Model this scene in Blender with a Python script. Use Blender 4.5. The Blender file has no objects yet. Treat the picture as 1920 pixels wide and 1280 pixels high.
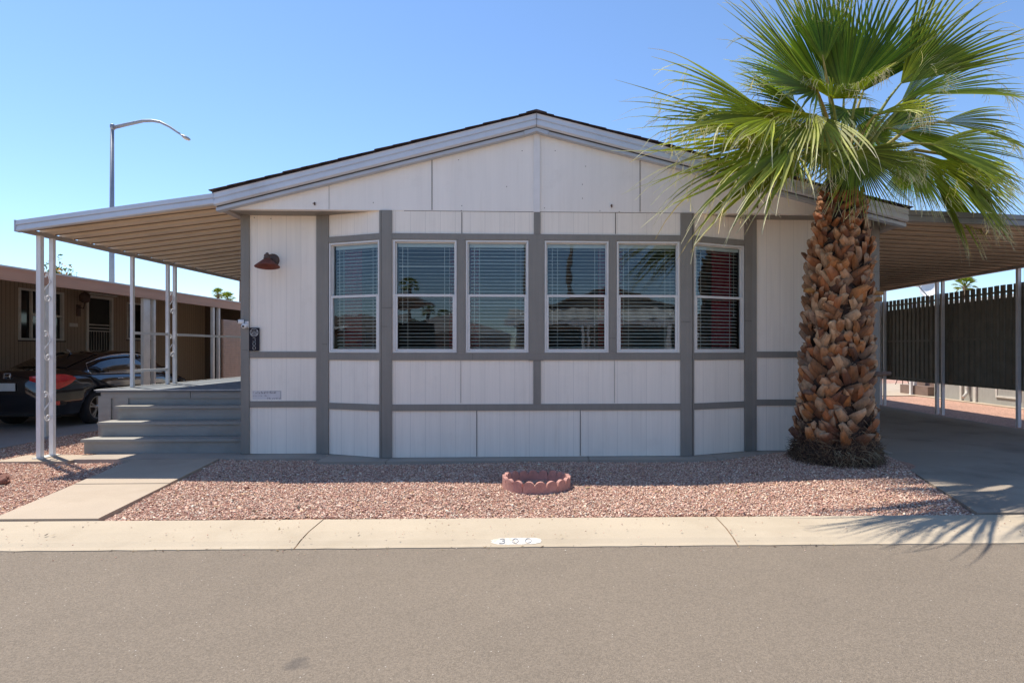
import bpy, math, random
import numpy as np
from mathutils import Vector, Matrix
random.seed(7); RS = np.random.RandomState(11)
scene = bpy.context.scene
COL = scene.collection
R = math.radians

# ------------------------------------------------------------------ camera
F_PX, CX, CY, CAMZ, YAW = 1120.0, 1063.0, 655.0, 1.56, R(2.2)
cam = bpy.data.cameras.new('camera'); cam_o = bpy.data.objects.new('camera', cam); COL.objects.link(cam_o)
cam.sensor_width = 36; cam.lens = F_PX/1920*36
cam.shift_x = (960-CX)/1920; cam.shift_y = (CY-640)/1920
cam.clip_start = .05; cam.clip_end = 3000
cam_o.location = (0, 0, CAMZ); cam_o.rotation_euler = (R(90), 0, -YAW)
scene.camera = cam_o

# ------------------------------------------------------------------ sky and sun
SUNV = Vector((.385, -.315, -1.0)).normalized()          # the way the light travels
elev = math.asin(-SUNV.z)
world = bpy.data.worlds.new('World'); scene.world = world; world.use_nodes = True
wn = world.node_tree; bg = wn.nodes['Background']
sky = wn.nodes.new('ShaderNodeTexSky'); sky.sky_type = 'NISHITA'; sky.sun_disc = False
sky.sun_elevation = elev; sky.sun_rotation = math.atan2(-SUNV.x, -SUNV.y)
sky.altitude = 350; sky.air_density = 1.0; sky.dust_density = .05; sky.ozone_density = 6.0
wn.links.new(sky.outputs[0], bg.inputs[0]); bg.inputs[1].default_value = .115
sun = bpy.data.lights.new('sun', 'SUN'); sun.energy = 3.7; sun.angle = R(.5); sun.color = (1, .925, .81)
sun_o = bpy.data.objects.new('sun', sun); COL.objects.link(sun_o)
sun_o.rotation_euler = SUNV.to_track_quat('-Z', 'Y').to_euler()
sun_o.location = (-20, 15, 50)
scene.view_settings.view_transform = 'Standard'; scene.view_settings.look = 'None'
scene.view_settings.exposure = .87; scene.view_settings.gamma = 1
scene.cycles.max_bounces = 8; scene.cycles.transparent_max_bounces = 16

# ------------------------------------------------------------------ survey helpers: photo pixel -> point on a known plane
FW = Vector((math.sin(YAW), math.cos(YAW), 0)); RT = Vector((math.cos(YAW), -math.sin(YAW), 0))
C0 = Vector((0, 0, CAMZ))
def ray(px, py): return FW + RT*((px-CX)/F_PX) + Vector((0, 0, (CY-py)/F_PX))
def onY(px, py, Y): d = ray(px, py); return C0 + d*(Y/d.y)
def onX(px, py, X): d = ray(px, py); return C0 + d*(X/d.x)
def onZ(px, py, z): d = ray(px, py); return C0 + d*((z-CAMZ)/d.z)

# ------------------------------------------------------------------ mesh builder
class MB:
    def __init__(s): s.v = []; s.f = []; s.c = []; s.smooth = []
    def add(s, vs, fs, col=None, smooth=False):
        b = len(s.v); s.v += [tuple(p) for p in vs]
        s.f += [tuple(i+b for i in f) for f in fs]
        s.smooth += [smooth]*len(fs)
        if isinstance(col, list): s.c += col
        else: s.c += [col or (1, 1, 1)]*len(vs)
        return s
    def box(s, x0, x1, y0, y1, z0, z1, col=None):
        vs = [(x0,y0,z0),(x1,y0,z0),(x1,y1,z0),(x0,y1,z0),(x0,y0,z1),(x1,y0,z1),(x1,y1,z1),(x0,y1,z1)]
        return s.add(vs, [(0,3,2,1),(4,5,6,7),(0,1,5,4),(1,2,6,5),(2,3,7,6),(3,0,4,7)], col)
    def frame(s, o, u, v, w, a0, a1, b0, b1, c0, c1, col=None):
        o, u, v, w = Vector(o), Vector(u), Vector(v), Vector(w)
        vs = [o+u*a+v*b+w*c for c in (c0, c1) for a, b in ((a0,b0),(a1,b0),(a1,b1),(a0,b1))]
        return s.add(vs, [(0,3,2,1),(4,5,6,7),(0,1,5,4),(1,2,6,5),(2,3,7,6),(3,0,4,7)], col)
    def bar(s, p, q, w, h, up=(0,0,1), col=None):
        p, q = Vector(p), Vector(q); d = q-p; L = d.length; d.normalize()
        side = d.cross(Vector(up)); 
        if side.length < 1e-4: side = Vector((1,0,0))
        side.normalize(); u2 = side.cross(d)
        return s.frame(p, d, side, u2, 0, L, -w/2, w/2, -h/2, h/2, col)
    def prism(s, pts, d, col=None):
        n = len(pts); pts = [Vector(p) for p in pts]; d = Vector(d)
        vs = pts + [p+d for p in pts]
        fs = [tuple(range(n))[::-1], tuple(range(n, 2*n))] + [(i, (i+1) % n, n+(i+1) % n, n+i) for i in range(n)]
        return s.add(vs, fs, col)
    def tube(s, path, rad, n=8, col=None, cap=True, smooth=True):
        path = [Vector(p) for p in path]; m = len(path); vs = []
        prev = None
        for i, p in enumerate(path):
            d = (path[min(i+1, m-1)]-path[max(i-1, 0)]).normalized()
            if prev is None:
                a = Vector((0,0,1)) if abs(d.z) < .9 else Vector((1,0,0)); side = d.cross(a).normalized()
            else:
                side = (prev - d*prev.dot(d)).normalized()
            prev = side; up = side.cross(d); r = rad(i/(m-1)) if callable(rad) else rad
            vs += [p + (side*math.cos(t)+up*math.sin(t))*r for t in [2*math.pi*k/n for k in range(n)]]
        fs = [(i*n+k, i*n+(k+1) % n, (i+1)*n+(k+1) % n, (i+1)*n+k) for i in range(m-1) for k in range(n)]
        s.add(vs, fs, col, smooth)
        if cap:
            b = len(s.v)-len(vs)
            s.f += [tuple(b+k for k in range(n))[::-1], tuple(b+(m-1)*n+k for k in range(n))]; s.smooth += [False]*2
        return s
    def lathe(s, o, ax, prof, n=16, col=None, smooth=True):
        o, ax = Vector(o), Vector(ax).normalized()
        a = Vector((0,0,1)) if abs(ax.z) < .9 else Vector((1,0,0)); u = ax.cross(a).normalized(); w = ax.cross(u)
        vs = [o+ax*h+(u*math.cos(t)+w*math.sin(t))*r for r, h in prof for t in [2*math.pi*k/n for k in range(n)]]
        m = len(prof)
        fs = [(i*n+k, i*n+(k+1) % n, (i+1)*n+(k+1) % n, (i+1)*n+k) for i in range(m-1) for k in range(n)]
        return s.add(vs, fs, col, smooth)
    def build(s, name, m, parent=None, org=None):
        off = wloc(parent) if parent is not None else Vector(org or (0,0,0))
        me = bpy.data.meshes.new(name)
        v = np.array(s.v, dtype=np.float64) - np.array(off)
        me.from_pydata(v.tolist(), [], s.f)
        me.polygons.foreach_set('use_smooth', s.smooth)
        if any(c != (1,1,1) for c in s.c[:50]) or (s.c and s.c[-1] != (1,1,1)):
            at = me.color_attributes.new('Col', 'FLOAT_COLOR', 'POINT')
            at.data.foreach_set('color', np.array([(c[0],c[1],c[2],1) for c in s.c], dtype=np.float32).ravel())
        me.materials.append(m); me.update()
        o = bpy.data.objects.new(name, me); COL.objects.link(o)
        if parent is not None: o.parent = parent
        else: o.location = off
        return o
def build_each(mb, name, m, parent, org=None):
    """one object per loose piece"""
    par = list(range(len(mb.v)))
    def find(i):
        while par[i] != i: par[i] = par[par[i]]; i = par[i]
        return i
    for f in mb.f:
        r = find(f[0])
        for i in f[1:]: par[find(i)] = r
    comp = {}
    for k, f in enumerate(mb.f): comp.setdefault(find(f[0]), []).append(k)
    out = []
    for ks in comp.values():
        idx = sorted({i for k in ks for i in mb.f[k]}); mp = {i: j for j, i in enumerate(idx)}
        b = MB(); b.v = [mb.v[i] for i in idx]; b.c = [mb.c[i] for i in idx]; b.f = [tuple(mp[i] for i in mb.f[k]) for k in ks]; b.smooth = [mb.smooth[k] for k in ks]
        out.append(b.build(name, m, parent))
    return out
def wloc(o):
    p = Vector((0,0,0))
    while o is not None: p += o.location; o = o.parent
    return p
def tag(o, label=None, cat=None, group=None, kind=None):
    if label: o['label'] = label
    if cat: o['category'] = cat
    if group: o['group'] = group
    if kind: o['kind'] = kind
    return o
def thing(name, loc, label, cat, group=None):
    o = bpy.data.objects.new(name, None); COL.objects.link(o); o.location = loc; o.empty_display_size = .1
    return tag(o, label, cat, group)
def struct(name, mb, m, kind='structure'): return tag(mb.build(name, m), kind=kind)
def copy_tree(o, parent=None):
    c = o.copy(); COL.objects.link(c); c.parent = parent
    for ch in list(o.children): copy_tree(ch, c)
    return c

# ------------------------------------------------------------------ materials
def mat(name, col, rough=.7, var=.12, sc=6, bump=0., bsc=60, metal=0, attr=False, streak=0, coat=0, spec=.5, fine=0, fsc=300, stretch=(1,1,1), dirt=None, dsc=1.2, dth=(.55,.75)):
    m = bpy.data.materials.new(name); m.use_nodes = True; nt = m.node_tree; N = nt.nodes; L = nt.links
    b = N['Principled BSDF']; b.inputs['Roughness'].default_value = rough; b.inputs['Metallic'].default_value = metal
    b.inputs['Specular IOR Level'].default_value = spec
    if coat: b.inputs['Coat Weight'].default_value = coat; b.inputs['Coat Roughness'].default_value = .03
    tc = N.new('ShaderNodeTexCoord'); mp = N.new('ShaderNodeMapping'); mp.inputs['Scale'].default_value = stretch
    L.new(tc.outputs['Object'], mp.inputs[0])
    def noise(scale, det=4, vec=None, rough=.55):
        n = N.new('ShaderNodeTexNoise'); n.inputs['Scale'].default_value = scale; n.inputs['Detail'].default_value = det
        n.inputs['Roughness'].default_value = rough
        L.new(vec or mp.outputs[0], n.inputs['Vector']); return n.outputs['Fac']
    def mapr(v, a, b2, c, d):
        n = N.new('ShaderNodeMapRange'); L.new(v, n.inputs[0])
        for i, x in enumerate((a, b2, c, d)): n.inputs[i+1].default_value = x
        return n.outputs[0]
    def mul(a, b2):
        n = N.new('ShaderNodeMath'); n.operation = 'MULTIPLY'; L.new(a, n.inputs[0])
        if isinstance(b2, float): n.inputs[1].default_value = b2
        else: L.new(b2, n.inputs[1])
        return n.outputs[0]
    f = mapr(noise(sc), .3, .7, 1-var, 1+var)
    if streak:
        m2 = N.new('ShaderNodeMapping'); m2.inputs['Scale'].default_value = (22, 22, .8); L.new(tc.outputs['Object'], m2.inputs[0])
        f = mul(f, mapr(noise(1.5, 3, m2.outputs[0]), .3, .7, 1-streak, 1+streak))
    if fine: f = mul(f, mapr(noise(fsc, 2), .3, .7, 1-fine, 1+fine))
    cm = N.new('ShaderNodeVectorMath'); cm.operation = 'SCALE'
    if attr:
        a = N.new('ShaderNodeAttribute'); a.attribute_name = 'Col'; L.new(a.outputs['Color'], cm.inputs[0])
    else: cm.inputs[0].default_value = col[:3]
    L.new(f, cm.inputs['Scale']); out = cm.outputs[0]
    if dirt:
        mx = N.new('ShaderNodeMix'); mx.data_type = 'RGBA'; L.new(mapr(noise(dsc, 5, tc.outputs['Object'], .65), dth[0], dth[1], 0, 1), mx.inputs[0])
        L.new(out, mx.inputs[6]); mx.inputs[7].default_value = (*dirt, 1); out = mx.outputs[2]
    L.new(out, b.inputs['Base Color'])
    if bump:
        bp = N.new('ShaderNodeBump'); bp.inputs['Strength'].default_value = bump; bp.inputs['Distance'].default_value = .02
        L.new(noise(bsc, 3), bp.inputs['Height']); L.new(bp.outputs[0], b.inputs['Normal'])
    return m
def lk(m): return m.node_tree.nodes, m.node_tree.links

def siding(name, col, period=.203, off=0., dark=.62, axis=0, streak=.07, dirt=True, width=.022):
    """painted plywood siding with vertical grooves, faint grain and weather marks"""
    m = mat(name, col, rough=.6, var=.035, sc=1.3, streak=streak, bump=.12, bsc=90, stretch=(3,3,.25)); N, L = lk(m)
    tc = N.new('ShaderNodeTexCoord'); sx = N.new('ShaderNodeSeparateXYZ'); L.new(tc.outputs['Object'], sx.inputs[0])
    def math_(op, a, b=None):
        n = N.new('ShaderNodeMath'); n.operation = op
        for i, x in enumerate((a, b)):
            if x is None: continue
            if isinstance(x, (int, float)): n.inputs[i].default_value = x
            else: L.new(x, n.inputs[i])
        return n.outputs[0]
    fr = math_('FRACT', math_('DIVIDE', math_('ADD', sx.outputs[axis], 50*period+off), period))
    g = math_('LESS_THAN', fr, width)
    b = N['Principled BSDF']; src = b.inputs['Base Color'].links[0].from_socket
    if dirt:
        n = N.new('ShaderNodeTexNoise'); n.inputs['Scale'].default_value = 2.2; n.inputs['Detail'].default_value = 6; n.inputs['Roughness'].default_value = .7
        L.new(tc.outputs['Object'], n.inputs['Vector'])
        mr = N.new('ShaderNodeMapRange'); L.new(n.outputs['Fac'], mr.inputs[0]); mr.inputs[1].default_value = .56; mr.inputs[2].default_value = .75; mr.inputs[4].default_value = .22
        mx = N.new('ShaderNodeMix'); mx.data_type = 'RGBA'; L.new(mr.outputs[0], mx.inputs[0]); L.new(src, mx.inputs[6])
        mx.inputs[7].default_value = (col[0]*.72, col[1]*.69, col[2]*.66, 1); src = mx.outputs[2]
    if dirt:                                               # rain streaks under the boards
        m3 = N.new('ShaderNodeMapping'); m3.inputs['Scale'].default_value = (9, 9, .7); L.new(tc.outputs['Object'], m3.inputs[0])
        n3 = N.new('ShaderNodeTexNoise'); n3.inputs['Scale'].default_value = 1.1; n3.inputs['Detail'].default_value = 5; L.new(m3.outputs[0], n3.inputs['Vector'])
        r3 = N.new('ShaderNodeMapRange'); L.new(n3.outputs['Fac'], r3.inputs[0]); r3.inputs[1].default_value = .60; r3.inputs[2].default_value = .78; r3.inputs[4].default_value = .22
        x3 = N.new('ShaderNodeMix'); x3.data_type = 'RGBA'; L.new(r3.outputs[0], x3.inputs[0]); L.new(src, x3.inputs[6]); x3.inputs[7].default_value = (col[0]*.70, col[1]*.64, col[2]*.56, 1); src = x3.outputs[2]
    mx = N.new('ShaderNodeMix'); mx.data_type = 'RGBA'; L.new(g, mx.inputs[0]); L.new(src, mx.inputs[6])
    mx.inputs[7].default_value = (col[0]*dark, col[1]*dark, col[2]*dark, 1); L.new(mx.outputs[2], b.inputs['Base Color'])
    return m

WHITE = (.89, .815, .71)
M = {}
M['siding'] = siding('painted_siding', WHITE, dark=.76, streak=.035, width=.022)
M['gable'] = siding('painted_gable_board', (.88, .83, .765), period=1.22, dark=.93, streak=.015, width=.005)
M['trim'] = mat('grey_trim_paint', (.235, .218, .190), rough=.55, var=.06, sc=3, streak=.05, bump=.1)
M['whitetrim'] = mat('white_trim_paint', (.78, .76, .74), rough=.6, var=.04)
M['seam'] = mat('dark_seam', (.12, .10, .09), rough=.9)
M['fascia'] = mat('fascia_metal', (.60, .64, .70), rough=.38, var=.05, sc=2, spec=.5, dirt=(.42,.43,.45), dsc=1.1, dth=(.55,.9))
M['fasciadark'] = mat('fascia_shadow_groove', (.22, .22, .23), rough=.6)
M['cpfascia'] = mat('shade_toned_fascia', (.24,.24,.24), rough=.55, var=.15, sc=3)  # grey darkened to carry the palm's shade on the carport fascia
M['lip'] = mat('drip_edge_metal', (.46, .50, .56), rough=.45, var=.1, sc=3)
M['shingle'] = mat('asphalt_shingle', (.07, .05, .05), rough=.95, var=.5, sc=14, bump=.5, attr=False)
M['winframe'] = mat('window_frame_aluminium', (.68, .67, .64), rough=.45, var=.05)
M['blind'] = mat('blind_slat', (.92, .91, .84), rough=.5, var=.05)
M['headrail'] = mat('blind_headrail', (.82, .85, .80), rough=.5, var=.04)
M['curtain'] = mat('crimson_curtain', (.30, .028, .05), rough=.9, var=.2, sc=8, stretch=(6,6,.5))
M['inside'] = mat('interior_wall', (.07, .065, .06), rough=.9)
M['roofpan'] = mat('awning_painted_aluminium', (.76, .64, .49), rough=.5, var=.06, sc=2, dirt=(.45,.37,.29), dsc=.9, dth=(.5,.85))
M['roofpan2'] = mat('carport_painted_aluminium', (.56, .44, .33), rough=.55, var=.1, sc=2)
M['panshade'] = mat('awning_seam_shade', (.20,.15,.11), rough=.8)  # dark brown standing in for the shadow lines at the pan seams
M['beam'] = mat('awning_beam', (.40, .36, .33), rough=.5, var=.08)
M['post'] = mat('white_painted_steel', (.78, .77, .76), rough=.4, var=.05, sc=4, dirt=(.5,.46,.4), dsc=3, dth=(.62,.9))
M['deck'] = mat('blue_grey_deck_paint', (.31, .30, .27), rough=.6, var=.08, sc=5, bump=.15, bsc=50, stretch=(.3,3,3), dirt=(.25,.235,.20), dsc=2.5, dth=(.5,.8))
M['decktop'] = mat('deck_carpet', (.15, .17, .19), rough=.8, var=.1)
M['decklip'] = mat('worn_deck_edge', (.5, .5, .48), rough=.7, var=.2)
M['rust'] = mat('rusty_red_metal', (.16, .045, .03), rough=.65, var=.25, sc=18, bump=.2)
M['bronze'] = mat('brown_metal', (.10, .06, .045), rough=.6, var=.2, sc=20)
M['signblack'] = mat('sign_black', (.012, .010, .018), rough=.5, spec=.25)
M['signink'] = mat('sign_silver', (.62, .62, .6), rough=.5)
M['paper'] = mat('weathered_paper', (.66,.63,.62), rough=.9, var=.05)
M['faint'] = mat('faded_marks', (.30, .27, .27), rough=.9)
M['brick'] = mat('terracotta_concrete', (.52, .27, .22), rough=.9, var=.15, sc=16, bump=.4, bsc=120, fine=.15)
M['asphalt_dummy'] = mat('x', (.2,.2,.2))

def concrete(name, col, d=(.7,.66,.6), bump=.25, fine=.10, var=.06, rough=.9, marks=.5):
    m = mat(name, col, rough=rough, var=var, sc=1.1, bump=bump, bsc=220, fine=fine, fsc=260, dirt=(col[0]*d[0], col[1]*d[1], col[2]*d[2]), dsc=.8, dth=(.5, .95)); return m
M['curb'] = concrete('curb_concrete', (.455, .38, .28))
M['walk'] = concrete('walkway_concrete', (.43, .35, .265))
M['slab'] = concrete('slab_concrete', (.38, .32, .26))
M['drive'] = concrete('driveway_concrete', (.33, .275, .215), d=(.22,.22,.24))
M['drive2'] = concrete('neighbour_driveway_concrete', (.34, .31, .28), d=(.5,.5,.5))

def asphalt():
    m = mat('asphalt', (.222, .180, .136), rough=.93, var=.05, sc=.5, bump=.6, bsc=170, dirt=(.175,.142,.108), dsc=.55, dth=(.48,.85)); N, L = lk(m)
    b = N['Principled BSDF']; src = b.inputs['Base Color'].links[0].from_socket
    tc = N.new('ShaderNodeTexCoord')
    def vor(scale): 
        v = N.new('ShaderNodeTexVoronoi'); v.inputs['Scale'].default_value = scale; L.new(tc.outputs['Object'], v.inputs['Vector']); return v
    def mr(s, a, b_, c, d):
        n = N.new('ShaderNodeMapRange'); L.new(s, n.inputs[0])
        for i, x in enumerate((a, b_, c, d)): n.inputs[i+1].default_value = x
        return n.outputs[0]
    v = vor(130); sep = N.new('ShaderNodeSeparateColor'); L.new(v.outputs['Color'], sep.inputs[0])
    vm = N.new('ShaderNodeVectorMath'); vm.operation = 'SCALE'; L.new(src, vm.inputs[0]); L.new(mr(sep.outputs[0], 0, 1, .80, 1.20), vm.inputs['Scale'])
    # sparse pale chips
    v2 = vor(38); s2 = N.new('ShaderNodeSeparateColor'); L.new(v2.outputs['Color'], s2.inputs[0])
    a = N.new('ShaderNodeMath'); a.operation = 'GREATER_THAN'; L.new(s2.outputs[1], a.inputs[0]); a.inputs[1].default_value = .93
    c = N.new('ShaderNodeMath'); c.operation = 'LESS_THAN'; L.new(v2.outputs['Distance'], c.inputs[0]); c.inputs[1].default_value = .13
    d = N.new('ShaderNodeMath'); d.operation = 'MULTIPLY'; L.new(a.outputs[0], d.inputs[0]); L.new(c.outputs[0], d.inputs[1])
    mx = N.new('ShaderNodeMix'); mx.data_type = 'RGBA'; L.new(d.outputs[0], mx.inputs[0]); L.new(vm.outputs[0], mx.inputs[6]); mx.inputs[7].default_value = (.55,.5,.44,1)
    # oil stain
    st = onZ(556, 1244, .0); geo = N.new('ShaderNodeNewGeometry'); sub = N.new('ShaderNodeVectorMath'); sub.operation = 'SUBTRACT'
    L.new(geo.outputs['Position'], sub.inputs[0]); sub.inputs[1].default_value = st
    sc = N.new('ShaderNodeVectorMath'); sc.operation = 'MULTIPLY'; L.new(sub.outputs[0], sc.inputs[0]); sc.inputs[1].default_value = (1, 1.1, 1)
    ln = N.new('ShaderNodeVectorMath'); ln.operation = 'LENGTH'; L.new(sc.outputs[0], ln.inputs[0])
    no = N.new('ShaderNodeTexNoise'); no.inputs['Scale'].default_value = 12; no.inputs['Detail'].default_value = 5; L.new(geo.outputs['Position'], no.inputs['Vector'])
    ad = N.new('ShaderNodeMath'); ad.operation = 'MULTIPLY_ADD'; L.new(no.outputs['Fac'], ad.inputs[0]); ad.inputs[1].default_value = .16; L.new(ln.outputs['Value'], ad.inputs[2])
    mx2 = N.new('ShaderNodeMix'); mx2.data_type = 'RGBA'; L.new(mr(ad.outputs[0], .11, .16, .55, 0), mx2.inputs[0]); L.new(mx.outputs[2], mx2.inputs[6]); mx2.inputs[7].default_value = (.08,.07,.065,1)
    L.new(mx2.outputs[2], b.inputs['Base Color']); return m
M['asphalt'] = asphalt()

def gravelmat():
    m = mat('crushed_pink_granite', (.50, .33, .25), rough=.95, var=.1, sc=.8, bump=.9, bsc=110); N, L = lk(m)
    b = N['Principled BSDF']; src = b.inputs['Base Color'].links[0].from_socket
    tc = N.new('ShaderNodeTexCoord'); v = N.new('ShaderNodeTexVoronoi'); v.inputs['Scale'].default_value = 60; L.new(tc.outputs['Object'], v.inputs['Vector'])
    cr = N.new('ShaderNodeValToRGB'); sep = N.new('ShaderNodeSeparateColor'); L.new(v.outputs['Color'], sep.inputs[0]); L.new(sep.outputs[0], cr.inputs[0])
    cr.color_ramp.elements[0].color = (.45,.4,.4,1); cr.color_ramp.elements[1].color = (1.35,1.2,1.15,1)
    mx = N.new('ShaderNodeMix'); mx.data_type = 'RGBA'; mx.blend_type = 'MULTIPLY'; mx.inputs[0].default_value = 1
    L.new(src, mx.inputs[6]); L.new(cr.outputs[0], mx.inputs[7]); L.new(mx.outputs[2], b.inputs['Base Color']); return m
M['gravel'] = gravelmat()
M['stones'] = mat('granite_chips', (1,1,1), rough=.85, var=.12, sc=90, attr=True)
M['rock'] = mat('red_brown_rock', (.20, .085, .06), rough=.85, var=.4, sc=9, bump=.8, bsc=14)
M['joint'] = mat('joint_dirt', (.19, .12, .07), rough=1, var=.3, sc=30)
M['whitepaint'] = mat('worn_white_paint', (.80, .77, .72), rough=.7, var=.05, sc=10, dirt=(.56,.47,.36), dsc=14, dth=(.44,.62))
M['greypaint'] = mat('faded_grey_paint', (.33, .34, .35), rough=.7, dirt=(.75,.72,.68), dsc=14, dth=(.52,.6))

def glass(name, fres=1.75, tint=(.82,.88,.88), extra=.03):
    m = bpy.data.materials.new(name); m.use_nodes = True; N, L = lk(m); N.remove(N['Principled BSDF'])
    o = N['Material Output']; tr = N.new('ShaderNodeBsdfTransparent'); tr.inputs[0].default_value = (*tint, 1)
    gl = N.new('ShaderNodeBsdfGlossy'); gl.inputs['Roughness'].default_value = 0; gl.inputs[0].default_value = (.85,.93,1,1)
    fr = N.new('ShaderNodeFresnel'); fr.inputs[0].default_value = fres
    ad = N.new('ShaderNodeMath'); ad.operation = 'ADD'; L.new(fr.outputs[0], ad.inputs[0]); ad.inputs[1].default_value = extra; ad.use_clamp = True
    mx = N.new('ShaderNodeMixShader'); L.new(ad.outputs[0], mx.inputs[0]); L.new(tr.outputs[0], mx.inputs[1]); L.new(gl.outputs[0], mx.inputs[2]); L.new(mx.outputs[0], o.inputs[0])
    # slight waviness of the pane
    nz = N.new('ShaderNodeTexNoise'); nz.inputs['Scale'].default_value = 1.6; bp = N.new('ShaderNodeBump'); bp.inputs['Strength'].default_value = .03; bp.inputs['Distance'].default_value = .05
    L.new(nz.outputs['Fac'], bp.inputs['Height']); L.new(bp.outputs[0], gl.inputs['Normal'])
    return m
M['glass'] = glass('window_glass', fres=1.62, tint=(.90,.95,.93), extra=.012)
M['darkglass'] = mat('dark_pane', (.012,.013,.014), rough=.08, var=.1, spec=.6)
M['carglass'] = mat('car_window_glass', (.012,.014,.018), rough=.02, var=.05, spec=.9, coat=.6)
M['carpaint'] = mat('black_car_paint', (.006, .007, .011), rough=.10, var=.05, coat=1.0, spec=.5)
M['chrome'] = mat('chrome', (.75,.76,.78), rough=.12, metal=1, var=.03)
M['alloy'] = mat('alloy_rim', (.45,.44,.42), rough=.3, metal=.8, var=.1)
M['rubber'] = mat('tyre_rubber', (.018,.018,.019), rough=.85, var=.15)
M['blackplastic'] = mat('black_plastic', (.012,.012,.013), rough=.55)
M['redlens'] = mat('red_tail_lens', (.55, .012, .015), rough=.15, var=.15, sc=30, coat=.8)
M['plate'] = mat('number_plate', (.50,.53,.52), rough=.5, var=.08, sc=5)
M['nsiding'] = siding('tan_metal_siding', (.36, .275, .19), period=.11, dark=.5, axis=1, streak=.08, width=.14)
M['nfascia'] = mat('brown_fascia_metal', (.50, .255, .15), rough=.5, var=.12, sc=2, stretch=(.3,.3,4))
M['nwhite'] = mat('aged_white_aluminium', (.62,.60,.54), rough=.5, var=.1, sc=5)
M['ndark'] = mat('dark_brown_trim', (.05,.04,.032), rough=.7)
M['screen'] = mat('door_mesh_screen', (.03,.034,.028), rough=.9)
M['pinklouvre'] = mat('peach_louvre_panel', (.55, .37, .26), rough=.6, var=.08)
M['fence'] = mat('dark_green_brown_metal', (.19, .175, .13), rough=.55, var=.15, sc=4, streak=.12)
M['dish'] = mat('white_dish', (.8,.8,.78), rough=.4, var=.03)
M['galv'] = mat('galvanised_pole', (.25,.28,.33), rough=.45, var=.08, metal=.3)
M['lens'] = mat('street_lamp_lens', (.5,.45,.36), rough=.3)
M['greywall'] = mat('grey_skirting_paint', (.36,.36,.33), rough=.7, var=.06, streak=.05)
M['mauve'] = mat('mauve_step_paint', (.22,.15,.12), rough=.7)
M['frond'] = None

def leafmat(name, transl=.32, rough=.48):
    m = mat(name, (1,1,1), rough=rough, var=.12, sc=12, attr=True, spec=.28); N, L = lk(m)
    b = N['Principled BSDF']; out = N['Material Output']; t = N.new('ShaderNodeBsdfTranslucent'); mx = N.new('ShaderNodeMixShader')
    sc = N.new('ShaderNodeVectorMath'); sc.operation = 'MULTIPLY'; L.new(b.inputs['Base Color'].links[0].from_socket, sc.inputs[0]); sc.inputs[1].default_value = (1.25,1.35,.6)
    L.new(sc.outputs[0], t.inputs[0])
    mx.inputs[0].default_value = transl; L.new(b.outputs[0], mx.inputs[1]); L.new(t.outputs[0], mx.inputs[2]); L.new(mx.outputs[0], out.inputs[0])
    return m
M['frond'] = leafmat('palm_leaf')
M['boot'] = mat('palm_leaf_base', (1,1,1), rough=.75, var=.28, sc=22, attr=True, bump=.5, bsc=60, stretch=(1,1,.5))
M['fibre'] = mat('palm_fibre', (1,1,1), rough=.95, var=.3, sc=40, attr=True)
M['bark'] = mat('palm_core_bark', (.030,.016,.010), rough=.95, var=.4, sc=14, bump=.6, bsc=25)
M['greybark'] = mat('far_palm_bark', (.20,.15,.11), rough=.95, var=.3, sc=6, stretch=(1,1,4))

# ================================================================== THE SETTING
def gz(x, y):
    return .045 + .085*np.exp(-(((x-3.85)**2)/1.1+((y-7.75)**2)/.9)) + .012*np.sin(x*1.7+y)*np.cos(y*2.3)
CS = -.014
def curb_f(x): return 4.715 + CS*x
def curb_b(x): return 5.365 + CS*x

mb = MB(); mb.add([(-400,-400,-.03),(400,-400,-.03),(400,600,-.03),(-400,600,-.03)], [(0,1,2,3)]); struct('ground', mb, M['gravel'])
mb = MB(); xs = np.linspace(-90, 90, 361); vs = []
for x in xs: vs += [(x, -2.6+CS*x, 0), (x, curb_f(x)+.01+RS.uniform(-.012,.012)*(abs(x) < 12), 0)]
mb.add(vs, [(2*i, 2*i+2, 2*i+3, 2*i+1) for i in range(360)]); struct('road', mb, M['asphalt'])
# ragged edge of asphalt lapping onto the kerb
def kerb(name, fn_f, fn_b, joints, m):
    mb = MB()
    for a, b in zip(joints[:-1], joints[1:]):
        a += .006; b -= .006; n = max(2, int((b-a)/.12)); prof = [(0,-.02),(.0,.006),(.05,.012),(.12,.03),(.3,.05),(.62,.058),(.645,.052),(.65,-.02)]
        vs = []
        for i in range(n+1):
            x = a+(b-a)*i/n; j = RS.uniform(-.006,.006) if 0 < i < n else 0
            for k, (t, z) in enumerate(prof): vs.append((x, fn_f(x)+t*(fn_b(x)-fn_f(x))/.65 + (j if k in (1,2) else 0), z))
        P = len(prof); fs = [(i*P+k, (i+1)*P+k, (i+1)*P+k+1, i*P+k+1) for i in range(n) for k in range(P-1)]
        fs += [tuple(range(P))[::-1], tuple(n*P+k for k in range(P))]
        mb.add(vs, fs)
    return struct(name, mb, m)
JT = [-1.95+3.49*k for k in range(-12, 13)]
kerb('kerb', curb_f, curb_b, JT, M['curb'])
mb = MB()
for x in JT:
    mb.add([(x-.01,curb_f(x),.003),(x+.01,curb_f(x),.003),(x+.01,curb_f(x)+.3,.046),(x-.01,curb_f(x)+.3,.046),(x+.01,curb_b(x),.052),(x-.01,curb_b(x),.052)], [(0,1,2,3),(3,2,4,5)])
struct('kerb_joint_dirt', mb, M['joint'])
# opposite kerb (seen in the window reflections)
mb = MB(); mb.box(-90, 90, -3.3, -2.6, -.02, .06); struct('far_kerb', mb, M['curb'])
mb = MB(); mb.add([(-90,-40,.03),(90,-40,.03),(90,-3.3,.03),(-90,-3.3,.03)], [(0,1,2,3)]); struct('far_gravel_yard', mb, M['gravel'])

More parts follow.
